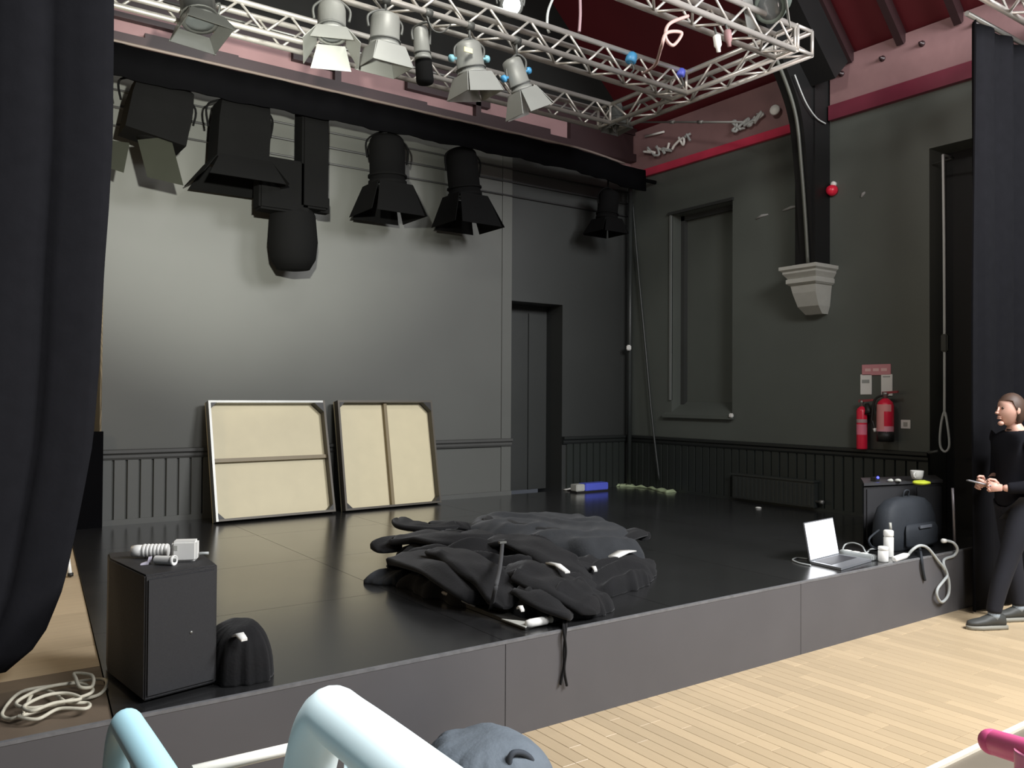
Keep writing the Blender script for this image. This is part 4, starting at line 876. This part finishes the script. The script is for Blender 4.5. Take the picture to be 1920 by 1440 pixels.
o = b.build('yellow_cloth', M_YEL); tag(o, 'lime yellow cloth under the white mug', 'cloth')
# laptop
lp = root('laptop', at(1575, 1056, z=SZ)); tag(lp, 'open silver laptop with a glowing white screen at the stage edge', 'laptop')
k0, k1, k2, k3 = at(1519, 1057, z=SZ), at(1573, 1043, z=SZ), at(1634, 1053, z=SZ), at(1577, 1070, z=SZ)
def zz(p_, z): return V((p_.x, p_.y, z))
MB().hull([zz(a, SZ+.002) for a in (k0, k1, k2, k3)], [zz(a, SZ+.018) for a in (k0, k1, k2, k3)]).build('base', M_LAPT, lp)
cen = (k0+k1+k2+k3)/4
ins = [a.lerp(cen, .16) for a in (k0, k1, k2, k3)]; ins[2] = ins[2].lerp(ins[1], .35); ins[3] = ins[3].lerp(ins[0], .35)
MB().hull([zz(a, SZ+.0181) for a in ins], [zz(a, SZ+.0195) for a in ins]).build('keyboard', M_KEY, lp)
tl, tr = at(1497, 991, z=SZ), at(1559, 984, z=SZ)
hd = (k0-k3).normalized(); hh = .27
def scr(k, px, py):
    # point above the hinge on the lid plane (tilted back from the keyboard)
    lid = (hd*0.30+V((0, 0, 1))).normalized(); return k, lid
lid = (V((hd.x, hd.y, 0))*0.22+V((0, 0, 1))).normalized(); Hh = .275
kk0, kk1 = zz(k0, SZ+.016), zz(k1, SZ+.016); hw = (kk1-kk0).normalized(); no = hw.cross(lid).normalized()
if no.dot(V((CAM.x-k0.x, CAM.y-k0.y, 0))) < 0: no = -no
q = [kk0, kk1, kk1+lid*Hh, kk0+lid*Hh]
MB().hull([a-no*.006 for a in q], [a+no*.002 for a in q]).build('lid', M_LAPT, lp)
q = [kk0+hw*.008+lid*.01, kk1-hw*.008+lid*.01, kk1-hw*.008+lid*(Hh-.008), kk0+hw*.008+lid*(Hh-.008)]
MB().hull([a+no*.0021 for a in q], [a+no*.003 for a in q]).build('screen', M_SCREEN, lp)
cable('laptop_cable', [at(1520, 1060, z=SZ+.006), at(1500, 1056, z=SZ+.006), at(1486, 1050, z=SZ+.006), at(1495, 1046, z=SZ+.006), at(1514, 1048, z=SZ+.006)], .006, M_CABLE, 'short grey cable curling out from the back of the laptop')
pw = root('power_strip', at(1610, 1040, z=SZ)); tag(pw, 'long white power strip lying behind the laptop', 'power strip')
a, c = at(1577, 1035, z=SZ+.022), at(1640, 1046, z=SZ+.022); d_ = c-a; rz_ = math.atan2(d_.y, d_.x); Rm = Matrix.Rotation(rz_, 3, 'Z')
MB().box((a+c)/2, (d_.length, .06, .04), Rm).build('body', M_CABLE, pw, bevel=.006)
for k in range(3): MB().box(a.lerp(c, .2+.25*k)+V((0, 0, .021)), (.04, .04, .004), Rm).build('socket', M_WHITE, pw)
cable('power_cable', [at(1580, 1030, z=SZ+.03), at(1585, 1021, z=SZ+.05), at(1600, 1018, z=SZ+.07), at(1616, 1024, z=SZ+.06), at(1624, 1036, z=SZ+.03), at(1632, 1030, z=SZ+.03), at(1645, 1029, z=SZ+.03)], .006, M_CABLE, 'grey cable arching over the white power strip')
for nm, px, py, hgt, r, lab in (('white_jar', 1656, 1053, .11, .036, 'short wide white jar standing at the stage edge beside the laptop'), ('white_bottle', 1666, 1044, .20, .036, 'taller white capped bottle behind the short white jar')):
    p_ = at(px, py, z=SZ); rt = root(nm, p_); tag(rt, lab, 'bottle')
    MB().lathe(p_, (0, 0, 1), [(0, r*.9), (.008, r), (hgt*.72, r), (hgt*.78, r*.8)], 20).build('body', M_WHITE, rt)
    MB().lathe(p_, (0, 0, 1), [(hgt*.78, r*.95), (hgt*.80, r), (hgt*.97, r), (hgt, r*.85)], 20).build('cap', M_WHITE, rt)
pl2 = root('plug_connector', at(1700, 1042, z=SZ)); tag(pl2, 'thick white plug joining the long grey cable beside the white jar', 'plug')
a, c = at(1676, 1049, z=SZ+.02), at(1703, 1040, z=SZ+.02)
MB().lathe(a, c-a, [(0, .014), (.01, .022), ((c-a).length*.7, .024), ((c-a).length, .012)], 12).build('plug_body', M_WHITE, pl2)
cable('long_cable', [c, at(1712, 1030, y=.02), at(1725, 1023, y=.0), at(1740, 1028, y=-.015), at(1758, 1050, y=-.035), at(1771, 1068, y=-.04), at(1779, 1090, y=-.045), at(1778, 1115, y=-.045), at(1766, 1129, y=-.045), at(1757, 1118, y=-.05), at(1758, 1104, y=-.05), at(1770, 1088, y=-.055), at(1776, 1078, y=-.05), at(1769, 1057, y=-.04), at(1772, 1048, y=-.02), at(1788, 1042, y=-.03), at(1795, 1030, y=-.05), at(1788, 1018, y=-.04), at(1776, 1014, y=.0)], .011, M_CABLE, 'thick pale grey cable looping down over the right end of the stage front', n=8)
pe = root('plug_end', at(1772, 1014, y=.02)); tag(pe, 'small white plug end by the right curtain edge', 'plug')
p_ = at(1774, 1014, y=.0); MB().lathe(p_, (-1, 0, .1), [(0, .008), (.01, .016), (.05, .018), (.055, .01), (.056, .001)], 10).build('plug_body', M_WHITE, pe)
# backpack
bpk = root('backpack', (6.0, 0.13, SZ)); bpk.location = V((6.0, .2, SZ)); WL['backpack'] = V((6.0, .2, SZ)); tag(bpk, 'dark blue grey backpack standing in front of the black cabinet', 'backpack')
a, c = at(1648, 1025, y=.29), at(1742, 1025, y=.29); ctr = V(((a.x+c.x)/2, .29, SZ)); wd_ = (c.x-a.x)/2*0.98
rg = []
for z, k, dy in ((0, .88, .8), (.02, .97, .95), (.12, 1.0, 1.0), (.24, .98, .92), (.33, .88, .78), (.385, .66, .55), (.405, .35, .3)):
    rg.append([ctr+V((wd_*k*math.copysign(abs(math.cos(t))**.55, math.cos(t)), .115*dy*math.copysign(abs(math.sin(t))**.55, math.sin(t)), z)) for t in [2*math.pi*i/24 for i in range(24)]])
MB().rings(rg).build('body', M_PACK, bpk)
rg = []
for z, k, dy in ((.03, .60, .05), (.05, .66, .055), (.16, .66, .055), (.20, .60, .035), (.205, .5, .01)):
    rg.append([ctr+V((.03+wd_*k*math.cos(t), -.100-dy*.9*(1-math.sin(t))/2*1.0, z)) for t in [2*math.pi*i/20 for i in range(20)]])
MB().rings(rg).build('front_pocket', M_PACK, bpk)
MB().box(ctr+V((.03, -.155, .185)), (.17, .008, .022)).build('zip_band', mat('grey_reflective_band', (.12, .13, .15), .5), bpk)
MB().tube(spline([ctr+V((-.03, 0, .40)), ctr+V((-.02, -.01, .45)), ctr+V((.04, -.01, .45)), ctr+V((.05, 0, .40))], 5), .008, 6).build('grab_handle', M_PACK, bpk)
MB().tube(spline([at(1724, 1026, y=.10), at(1726, 1036, y=.01), at(1728, 1050, y=-.03), at(1730, 1068, y=-.035), at(1734, 1088, y=-.03)], 5), .011, 6).build('strap', M_PACK, bpk)
MB().tube(spline([at(1650, 1030, y=.24), at(1634, 1024, y=.24), at(1630, 1010, y=.24), at(1648, 994, y=.27)], 5), .008, 6).build('strap', M_PACK, bpk)
MB().tube([at(1669, 980, y=.17), at(1670, 994, y=.165)], .010, 8).build('zip_pull', M_CORB, bpk)
MB().tube([at(1741, 993, y=.24), at(1741, 999, y=.24)], .010, 8).build('side_clip', M_CABLE, bpk)
# pale upright at curtain edge
q_ = at(1790, 1012, y=.03); up_ = MB().tube([V((q_.x, q_.y, SZ)), at(1788, 960, y=.03), at(1786, 915, y=.03)], .011, 8).build('upright_pole', mat('dull_mauve_metal', (.22, .20, .21), .4, metal=.5)); tag(up_, 'short pale metal pole standing against the right curtain edge', 'pole')

# ================================================================ FOREGROUND
def hoop(pts, r, m, posts, label, cat, group, nm='guard_rail', extra=None):
    z0 = .2; rt = root(nm, V((pts[0].x, pts[0].y, z0))); tag(rt, label, cat, group)
    MB().tube(spline(pts, 10), r, 20).build('hoop', m, rt)
    for a, c, rr_ in posts: MB().tube([a, c], rr_, 14).build('inner_post', m, rt)
    return rt
GR = 'tubular rails in front of the stage'
# pale blue rail on the left: front post, bend, horizontal top running back toward the hall
y0 = -1.80
P0 = at(222, 1345, y=y0); zt = at(240, 1327, y=y0).z; xx = P0.x; rT = .024
pts = [V((xx, y0, .2)), V((xx, y0, .55)), V((xx, y0, zt-.16)), V((xx, y0-.012, zt-.07)), V((xx, y0-.06, zt-.008)), V((xx, y0-.13, zt)), V((xx, y0-.5, zt)), V((xx, y0-.95, zt)), V((xx, y0-1.05, zt-.06)), V((xx, y0-1.08, zt-.16)), V((xx, y0-1.08, .2))]
hoop(pts, rT, M_BLUR, [(V((xx, y0-.16, .2)), V((xx, y0-.16, zt)), .012), (V((xx, y0-.30, .2)), V((xx, y0-.30, zt)), .012)], 'pale blue tubular rail with a rounded top, bottom left before the stage', 'rail', GR)
y0 = -2.10
P0 = at(578, 1390, y=y0); zt = at(600, 1298, y=y0).z; xx2 = P0.x; rT = .040
pts = [V((xx2, y0, .2)), V((xx2, y0, .6)), V((xx2, y0, zt-.19)), V((xx2, y0-.015, zt-.09)), V((xx2, y0-.075, zt-.010)), V((xx2, y0-.16, zt)), V((xx2, y0-.5, zt)), V((xx2, y0-.95, zt)), V((xx2, y0-1.05, zt-.07)), V((xx2, y0-1.09, zt-.18)), V((xx2, y0-1.09, .2))]
hoop(pts, rT, M_WBLU, [(V((xx2, y0-.20, .2)), V((xx2, y0-.20, zt)), .028)], 'thick near white tubular rail with a rounded top, bottom centre', 'rail', GR)
o = MB().tube([at(360, 1447, y=-1.78), at(655, 1378, y=-1.78)], .011, 10).build('cross_bar', mat('cream_bar_paint', (.80, .76, .68), .4)); tag(o, 'thin cream bar running between the pale blue and the near white rail', 'bar')
# grey denim bag on the floor
gb_ = root('grey_bag', (2.0, -.42, 0)); tag(gb_, 'slate grey soft bag on the wooden floor behind the near white rail', 'bag')
mound('bag_body', [(1.60, -.40), (1.68, -.66), (1.92, -.78), (2.13, -.66), (2.17, -.42), (2.05, -.20), (1.80, -.16)], .25, M_PACK2, parent=gb_, z0=0.001, seed=3.3, folds=3, amp=.07, p=3.0, fdir=(1, .2))
hp = [at(x, y, y=-.66) for x, y in ((955, 1428), (962, 1412), (980, 1412), (996, 1424), (1000, 1442), (985, 1452), (962, 1446))]
MB().tube(spline(hp, 6, True), .012, 8, True).build('handle', mat('dark_slate_webbing', (.05, .06, .075), .8), gb_)
# pink rail on the right
pkr = root('pink_rail', (1.95, -2.1, .2)); tag(pkr, 'hot pink tubular seat rail at the bottom right corner', 'rail')
y0 = -2.15; r_ = .027; a = at(1858, 1385, y=y0); zt = a.z
c = at(1985, 1437, z=zt-.02)
c = V((a.x+.50, a.y-.12, zt-.01))
pts = [V((a.x+.02, y0+.02, zt-.02)), V((a.x+.005, a.y+.005, zt)), V((a.x+.10, a.y-.10, zt)), V((a.x+.22, a.y-.25, zt)), V((a.x+.36, a.y-.42, zt)), V((a.x+.42, a.y-.5, zt-.1)), V((a.x+.42, a.y-.5, .2))]
pts = [at(1859, 1391, d=1.95), at(1864, 1392, d=1.95), at(1900, 1403, d=1.87), at(1950, 1418, d=1.78), at(2010, 1436, d=1.70)]
MB().tube(spline(pts, 8), .029, 18).build('top_tube', M_PINKC, pkr)
e = pts[0]; MB().sphere(e, .029, 16, 10).build('end_cap', M_PINKC, pkr)
g1 = at(1935, 1410, d=1.80); MB().tube(spline([g1, g1+V((-.005, 0, -.08)), g1+V((-.04, .01, -.3)), V((g1.x-.05, g1.y, .2))], 6), .034, 16).build('post', mat('light_pink_tube_paint', (.95, .30, .48), .4), pkr)

# ================================================================ PERSON
def skin_mesh(verts, edges, rads, sub=2, rootv=0):
    me = bpy.data.meshes.new('tmp'); me.from_pydata([V(v) for v in verts], edges, []); o = bpy.data.objects.new('tmp', me); COL.objects.link(o)
    md = o.modifiers.new('s', 'SKIN'); 
    for i, r in enumerate(rads):
        sv = me.skin_vertices[0].data[i]; sv.radius = (r, r) if isinstance(r, (int, float)) else r; sv.use_root = (i == rootv)
    md.use_smooth_shade = True
    ss = o.modifiers.new('u', 'SUBSURF'); ss.levels = sub; ss.render_levels = sub
    dg = bpy.context.evaluated_depsgraph_get(); em = bpy.data.meshes.new_from_object(o.evaluated_get(dg)); bpy.data.objects.remove(o); return em
def chain(verts, edges, rads, start, pts):
    prev = start
    for p_, r in pts:
        verts.append(p_); rads.append(r); edges.append((prev, len(verts)-1)); prev = len(verts)-1
    return prev
def figure():
    base = V((6.575, -.475, 0)); fdir = (-_R+FWD*(-0.08)); fdir.z = 0; fdir.normalize(); yaw = math.atan2(fdir.y, fdir.x)
    rt = root('person', base); tag(rt, 'person in a black jumper and dark jeans standing in profile, holding a phone', 'person'); rt.rotation_euler = (0, 0, yaw)
    def link(me, name, m, par=rt):
        me.materials.clear(); me.materials.append(m); o = bpy.data.objects.new(name, me); COL.objects.link(o); o.parent = par
        for p_ in me.polygons: p_.use_smooth = True
        return o
    # local: +x facing, +y own left, z up.  Own left side faces the camera? facing image-left -> camera sees own left side
    hip, ch = .93, 1.30
    # ---- skin body
    v = [(0, 0, .95)]; r = [.085]; e = []
    t = chain(v, e, r, 0, [((0, 0, 1.12), .085), ((.0, 0, 1.28), .09), ((.0, 0, 1.38), .075), ((.01, 0, 1.44), .05), ((.025, 0, 1.50), .046)])
    sh = 3
    for s_ in (1, -1):
        if s_ == 1: arm = [((.0, .15, 1.36), .05), ((-.01, .19, 1.30), .048), ((-.03, .22, 1.08), .038), ((.13, .16, 1.015), .033), ((.20, .12, 1.015), .025)]
        else: arm = [((.0, -.15, 1.36), .05), ((-.01, -.19, 1.30), .048), ((.01, -.21, 1.08), .038), ((.14, -.12, 1.02), .033), ((.20, -.06, 1.03), .025)]
        chain(v, e, r, sh, arm)
    legs = {1: [((0, .09, .90), .085), ((.14, .10, .50), .055), ((.21, .10, .30), .052), ((.25, .10, .10), .034), ((.26, .10, .06), .032)],
            -1: [((0, -.09, .90), .085), ((-.03, -.10, .50), .055), ((-.06, -.10, .30), .052), ((-.08, -.10, .10), .034), ((-.075, -.10, .06), .032)]}
    for s_ in (1, -1): chain(v, e, r, 0, legs[s_])
    body = skin_mesh(v, e, r)
    b = MB(); b.b.from_mesh(body)
    # head
    hc = V((.045, 0, 1.575))
    def head(c, r0=V((.098, .078, .118))):
        sg, rn = 28, 22; rg = []
        for i in range(rn+1):
            th = math.pi*i/rn; zc_ = math.cos(th); q = max(math.sin(th), 1e-3); ring_ = []
            for k in range(sg):
                a = 2*math.pi*k/sg; x = r0.x*q*math.cos(a); y = r0.y*q*math.sin(a); z = r0.z*zc_
                fr = max(0, math.cos(a))
                if z < -.02: # jaw narrows
                    kq = min(1, (-z-.02)/.09); y *= 1-.30*kq; x = x*(1-.12*kq)+.012*kq if x > 0 else x*(1-.45*kq)
                if fr > .6 and -.005 < z < .035: x -= .007*(fr-.6)/.4    # eye sockets
                if fr > .75 and -.085 < z < -.055: x -= .004
                ring_.append(c+V((x, y, z)))
            rg.append(ring_)
        b.rings(rg)
        b.hull([c+V((.092, -.007, .025)), c+V((.092, .007, .025)), c+V((.080, .010, -.030)), c+V((.080, -.010, -.030))], [c+V((.097, -.004, .022)), c+V((.097, .004, .022)), c+V((.119, .010, -.026)), c+V((.119, -.010, -.026))])
        b.sphere(c+V((.108, 0, -.022)), (.014, .014, .010), 10, 8)
        for k in (.6, -.6): b.sphere(c+V((.090, 0, -.058+.009*k)), (.012, .022, .006), 12, 6)
        b.sphere(c+V((.078, 0, -.098)), (.020, .024, .018), 12, 8)
        for s_ in (1, -1):
            b.sphere(c+V((-.004, s_*.079, -.002)), (.017, .008, .030), 12, 10)
    head(hc)
    # hands: palm and five fingers
    def hand(w_, f_, n_, curl):
        """w_ wrist point, f_ finger direction, n_ thumb-side direction"""
        f_ = f_.normalized(); n_ = (n_-f_*n_.dot(f_)).normalized(); dn_ = f_.cross(n_)
        b.hull([w_+n_*.022+dn_*.012, w_-n_*.022+dn_*.012, w_-n_*.022-dn_*.012, w_+n_*.022-dn_*.012], [w_+f_*.085+n_*.040+dn_*.012, w_+f_*.085-n_*.040+dn_*.012, w_+f_*.085-n_*.040-dn_*.010, w_+f_*.085+n_*.040-dn_*.010])
        for k, (o_, ln) in enumerate(((.031, .068), (.011, .076), (-.010, .070), (-.030, .056))):
            s0 = w_+f_*.078+n_*o_; d1 = (f_*math.cos(curl)-dn_*math.sin(curl)); d2 = (f_*math.cos(curl*2)-dn_*math.sin(curl*2))
            b.tube([s0, s0+d1*ln*.45, s0+d1*ln*.45+d2*ln*.35, s0+d1*ln*.45+d2*ln*.6], [.0098, .009, .0082, .005], 8)
        s0 = w_+f_*.025+n_*.024; b.tube([s0, s0+n_*.028+f_*.022, s0+n_*.030+f_*.055, s0+n_*.022+f_*.072], [.013, .011, .0095, .006], 8)
    hand(V((.20, .12, 1.015)), V((1, -.35, .10)), V((0, -.3, 1)), .75)
    hand(V((.20, -.06, 1.03)), V((1, .25, .05)), V((0, .3, 1)), .8)
    me = bpy.data.meshes.new('body'); bmesh.ops.recalc_face_normals(b.b, faces=b.b.faces[:]); b.b.to_mesh(me); b.b.free(); bo_ = link(me, 'body', M_SKIN)
    WL[bo_.name] = V((0, 0, 0))
    # eyes
    for s_ in (1, -1):
        ey = MB().sphere(hc+V((.084, s_*.030, .014)), (.009, .012, .008), 10, 8); WL['_'] = V((0, 0, 0))
        m2 = bpy.data.meshes.new('eye'); ey.b.to_mesh(m2); ey.b.free(); link(m2, 'eye', mat('eye_dark', (.05, .03, .02), .2), rt)
    # hair: cap plus ponytail
    hb = MB(); sg, rn = 28, 16; rg = []
    for i in range(rn+1):
        th = math.pi*.78*i/rn; ring_ = []
        for k in range(sg):
            a = 2*math.pi*k/sg; q = max(math.sin(th), 1e-3); ca = math.cos(a)
            x = .104*q*ca; y = .086*q*math.sin(a); z = .125*math.cos(th)
            if ca > .1:  # pull hairline up on the face side
                lim = .070+.0*ca; z = max(z, lim-.10*(1-min(1, (ca-.1)/.35)))
                if z >= lim-.001: x = min(x, .104*math.sqrt(max(0, 1-(z/.125)**2))*ca+.001)
            ring_.append(hc+V((x-.006, y, z+.002+.003*noise.noise(V((a*3, th*3, 0))))))
        rg.append(ring_)
    hb.rings(rg); hb.tube(spline([hc+V((-.09, 0, .04)), hc+V((-.135, 0, .035)), hc+V((-.16, 0, -.03)), hc+V((-.15, 0, -.12))], 5), [.028]*4+[.034]*4+[.032]*4+[.026]*3+[.010], 10)
    m2 = bpy.data.meshes.new('hair'); bmesh.ops.recalc_face_normals(hb.b, faces=hb.b.faces[:]); hb.b.to_mesh(m2); hb.b.free(); link(m2, 'hair', M_HAIR)
    # jumper
    v = [(0, 0, .84)]; r = [(.155, .165)]; e = []
    t = chain(v, e, r, 0, [((0, 0, .95), (.15, .165)), ((0, 0, 1.08), (.135, .15)), ((.005, 0, 1.22), (.135, .165)), ((0, 0, 1.35), (.10, .13)), ((.005, 0, 1.425), .070), ((.012, 0, 1.455), .060)])
    chain(v, e, r, 4, [((0, .15, 1.365), .070), ((-.01, .195, 1.29), .068), ((-.03, .225, 1.08), .056), ((.03, .20, 1.03), .054), ((.15, .145, 1.015), .044), ((.175, .13, 1.015), .042)])
    chain(v, e, r, 4, [((0, -.15, 1.365), .070), ((-.01, -.195, 1.29), .068), ((.0, -.215, 1.08), .056), ((.05, -.18, 1.03), .054), ((.155, -.10, 1.025), .044), ((.175, -.08, 1.03), .042)])
    link(skin_mesh(v, e, r), 'jumper', M_HOOD)
    # jeans
    v = [(0, 0, .97)]; r = [(.125, .15)]; e = []
    for s_ in (1, -1):
        L_ = legs[s_]; chain(v, e, r, 0, [((L_[0][0][0], L_[0][0][1], .86), .105), ((L_[1][0][0]*.6, L_[1][0][1], .66), .086), (L_[1][0], .070), (L_[2][0], .064), ((L_[3][0][0], L_[3][0][1], .14), .055), ((L_[3][0][0], L_[3][0][1], .11), .056)])
    link(skin_mesh(v, e, r), 'jeans', M_JEAN)
    # shoes
    for s_ in (1, -1):
        an = V(legs[s_][3][0]); o_ = V((an.x-.05, an.y, 0)); b = MB(); rg = []
        for x, w_, h_ in ((-.03, .025, .05), (-.02, .036, .085), (.04, .040, .10), (.09, .042, .085), (.14, .046, .062), (.20, .045, .050), (.235, .034, .042), (.252, .012, .030)):
            rg.append([o_+V((x, w_*math.cos(t), .022+h_*.5+h_*.5*math.sin(t))) for t in [2*math.pi*i/14 for i in range(14)]])
        b.rings(rg); m2 = bpy.data.meshes.new('shoe'); bmesh.ops.recalc_face_normals(b.b, faces=b.b.faces[:]); b.b.to_mesh(m2); b.b.free(); so = link(m2, 'shoe', M_SHOE)
        b = MB(); q = [o_+V((x, y, 0)) for x, y in ((-.04, -.03), (-.04, .03), (.05, .042), (.17, .05), (.24, .036), (.262, 0), (.24, -.036), (.17, -.05), (.05, -.042))]
        b.hull([a+V((0, 0, .001)) for a in q], [a+V((0, 0, .030)) for a in q]); m2 = bpy.data.meshes.new('sole'); b.b.to_mesh(m2); b.b.free(); link(m2, 'sole', M_SOLE, so)
        b = MB(); b.tube([V((an.x, an.y, .07)), V((an.x, an.y, .125))], .040, 14); m2 = bpy.data.meshes.new('sock'); b.b.to_mesh(m2); b.b.free(); link(m2, 'sock', M_SOCK)
    # phone held in the hand
    ph = root('phone', base); tag(ph, 'slim pale phone held out in the hand of the standing person', 'phone')
    pc = V((.335, .06, 1.045)); ph.rotation_euler = (0, 0, yaw)
    b = MB(); Rm_ = Matrix.Rotation(-.25, 3, 'Y') @ Matrix.Rotation(-.3, 3, 'Z'); b.box(pc, (.15, .07, .009), Rm_)
    m2 = bpy.data.meshes.new('case'); b.b.to_mesh(m2); b.b.free(); link(m2, 'case', mat('phone_shell', (.35, .35, .37), .3), ph)
    b = MB(); b.box(pc+V((0, 0, .0052)), (.14, .062, .001), Rm_); m2 = bpy.data.meshes.new('display'); b.b.to_mesh(m2); b.b.free(); link(m2, 'display', mat('phone_glass', (.2, .2, .22), .15), ph)
figure()
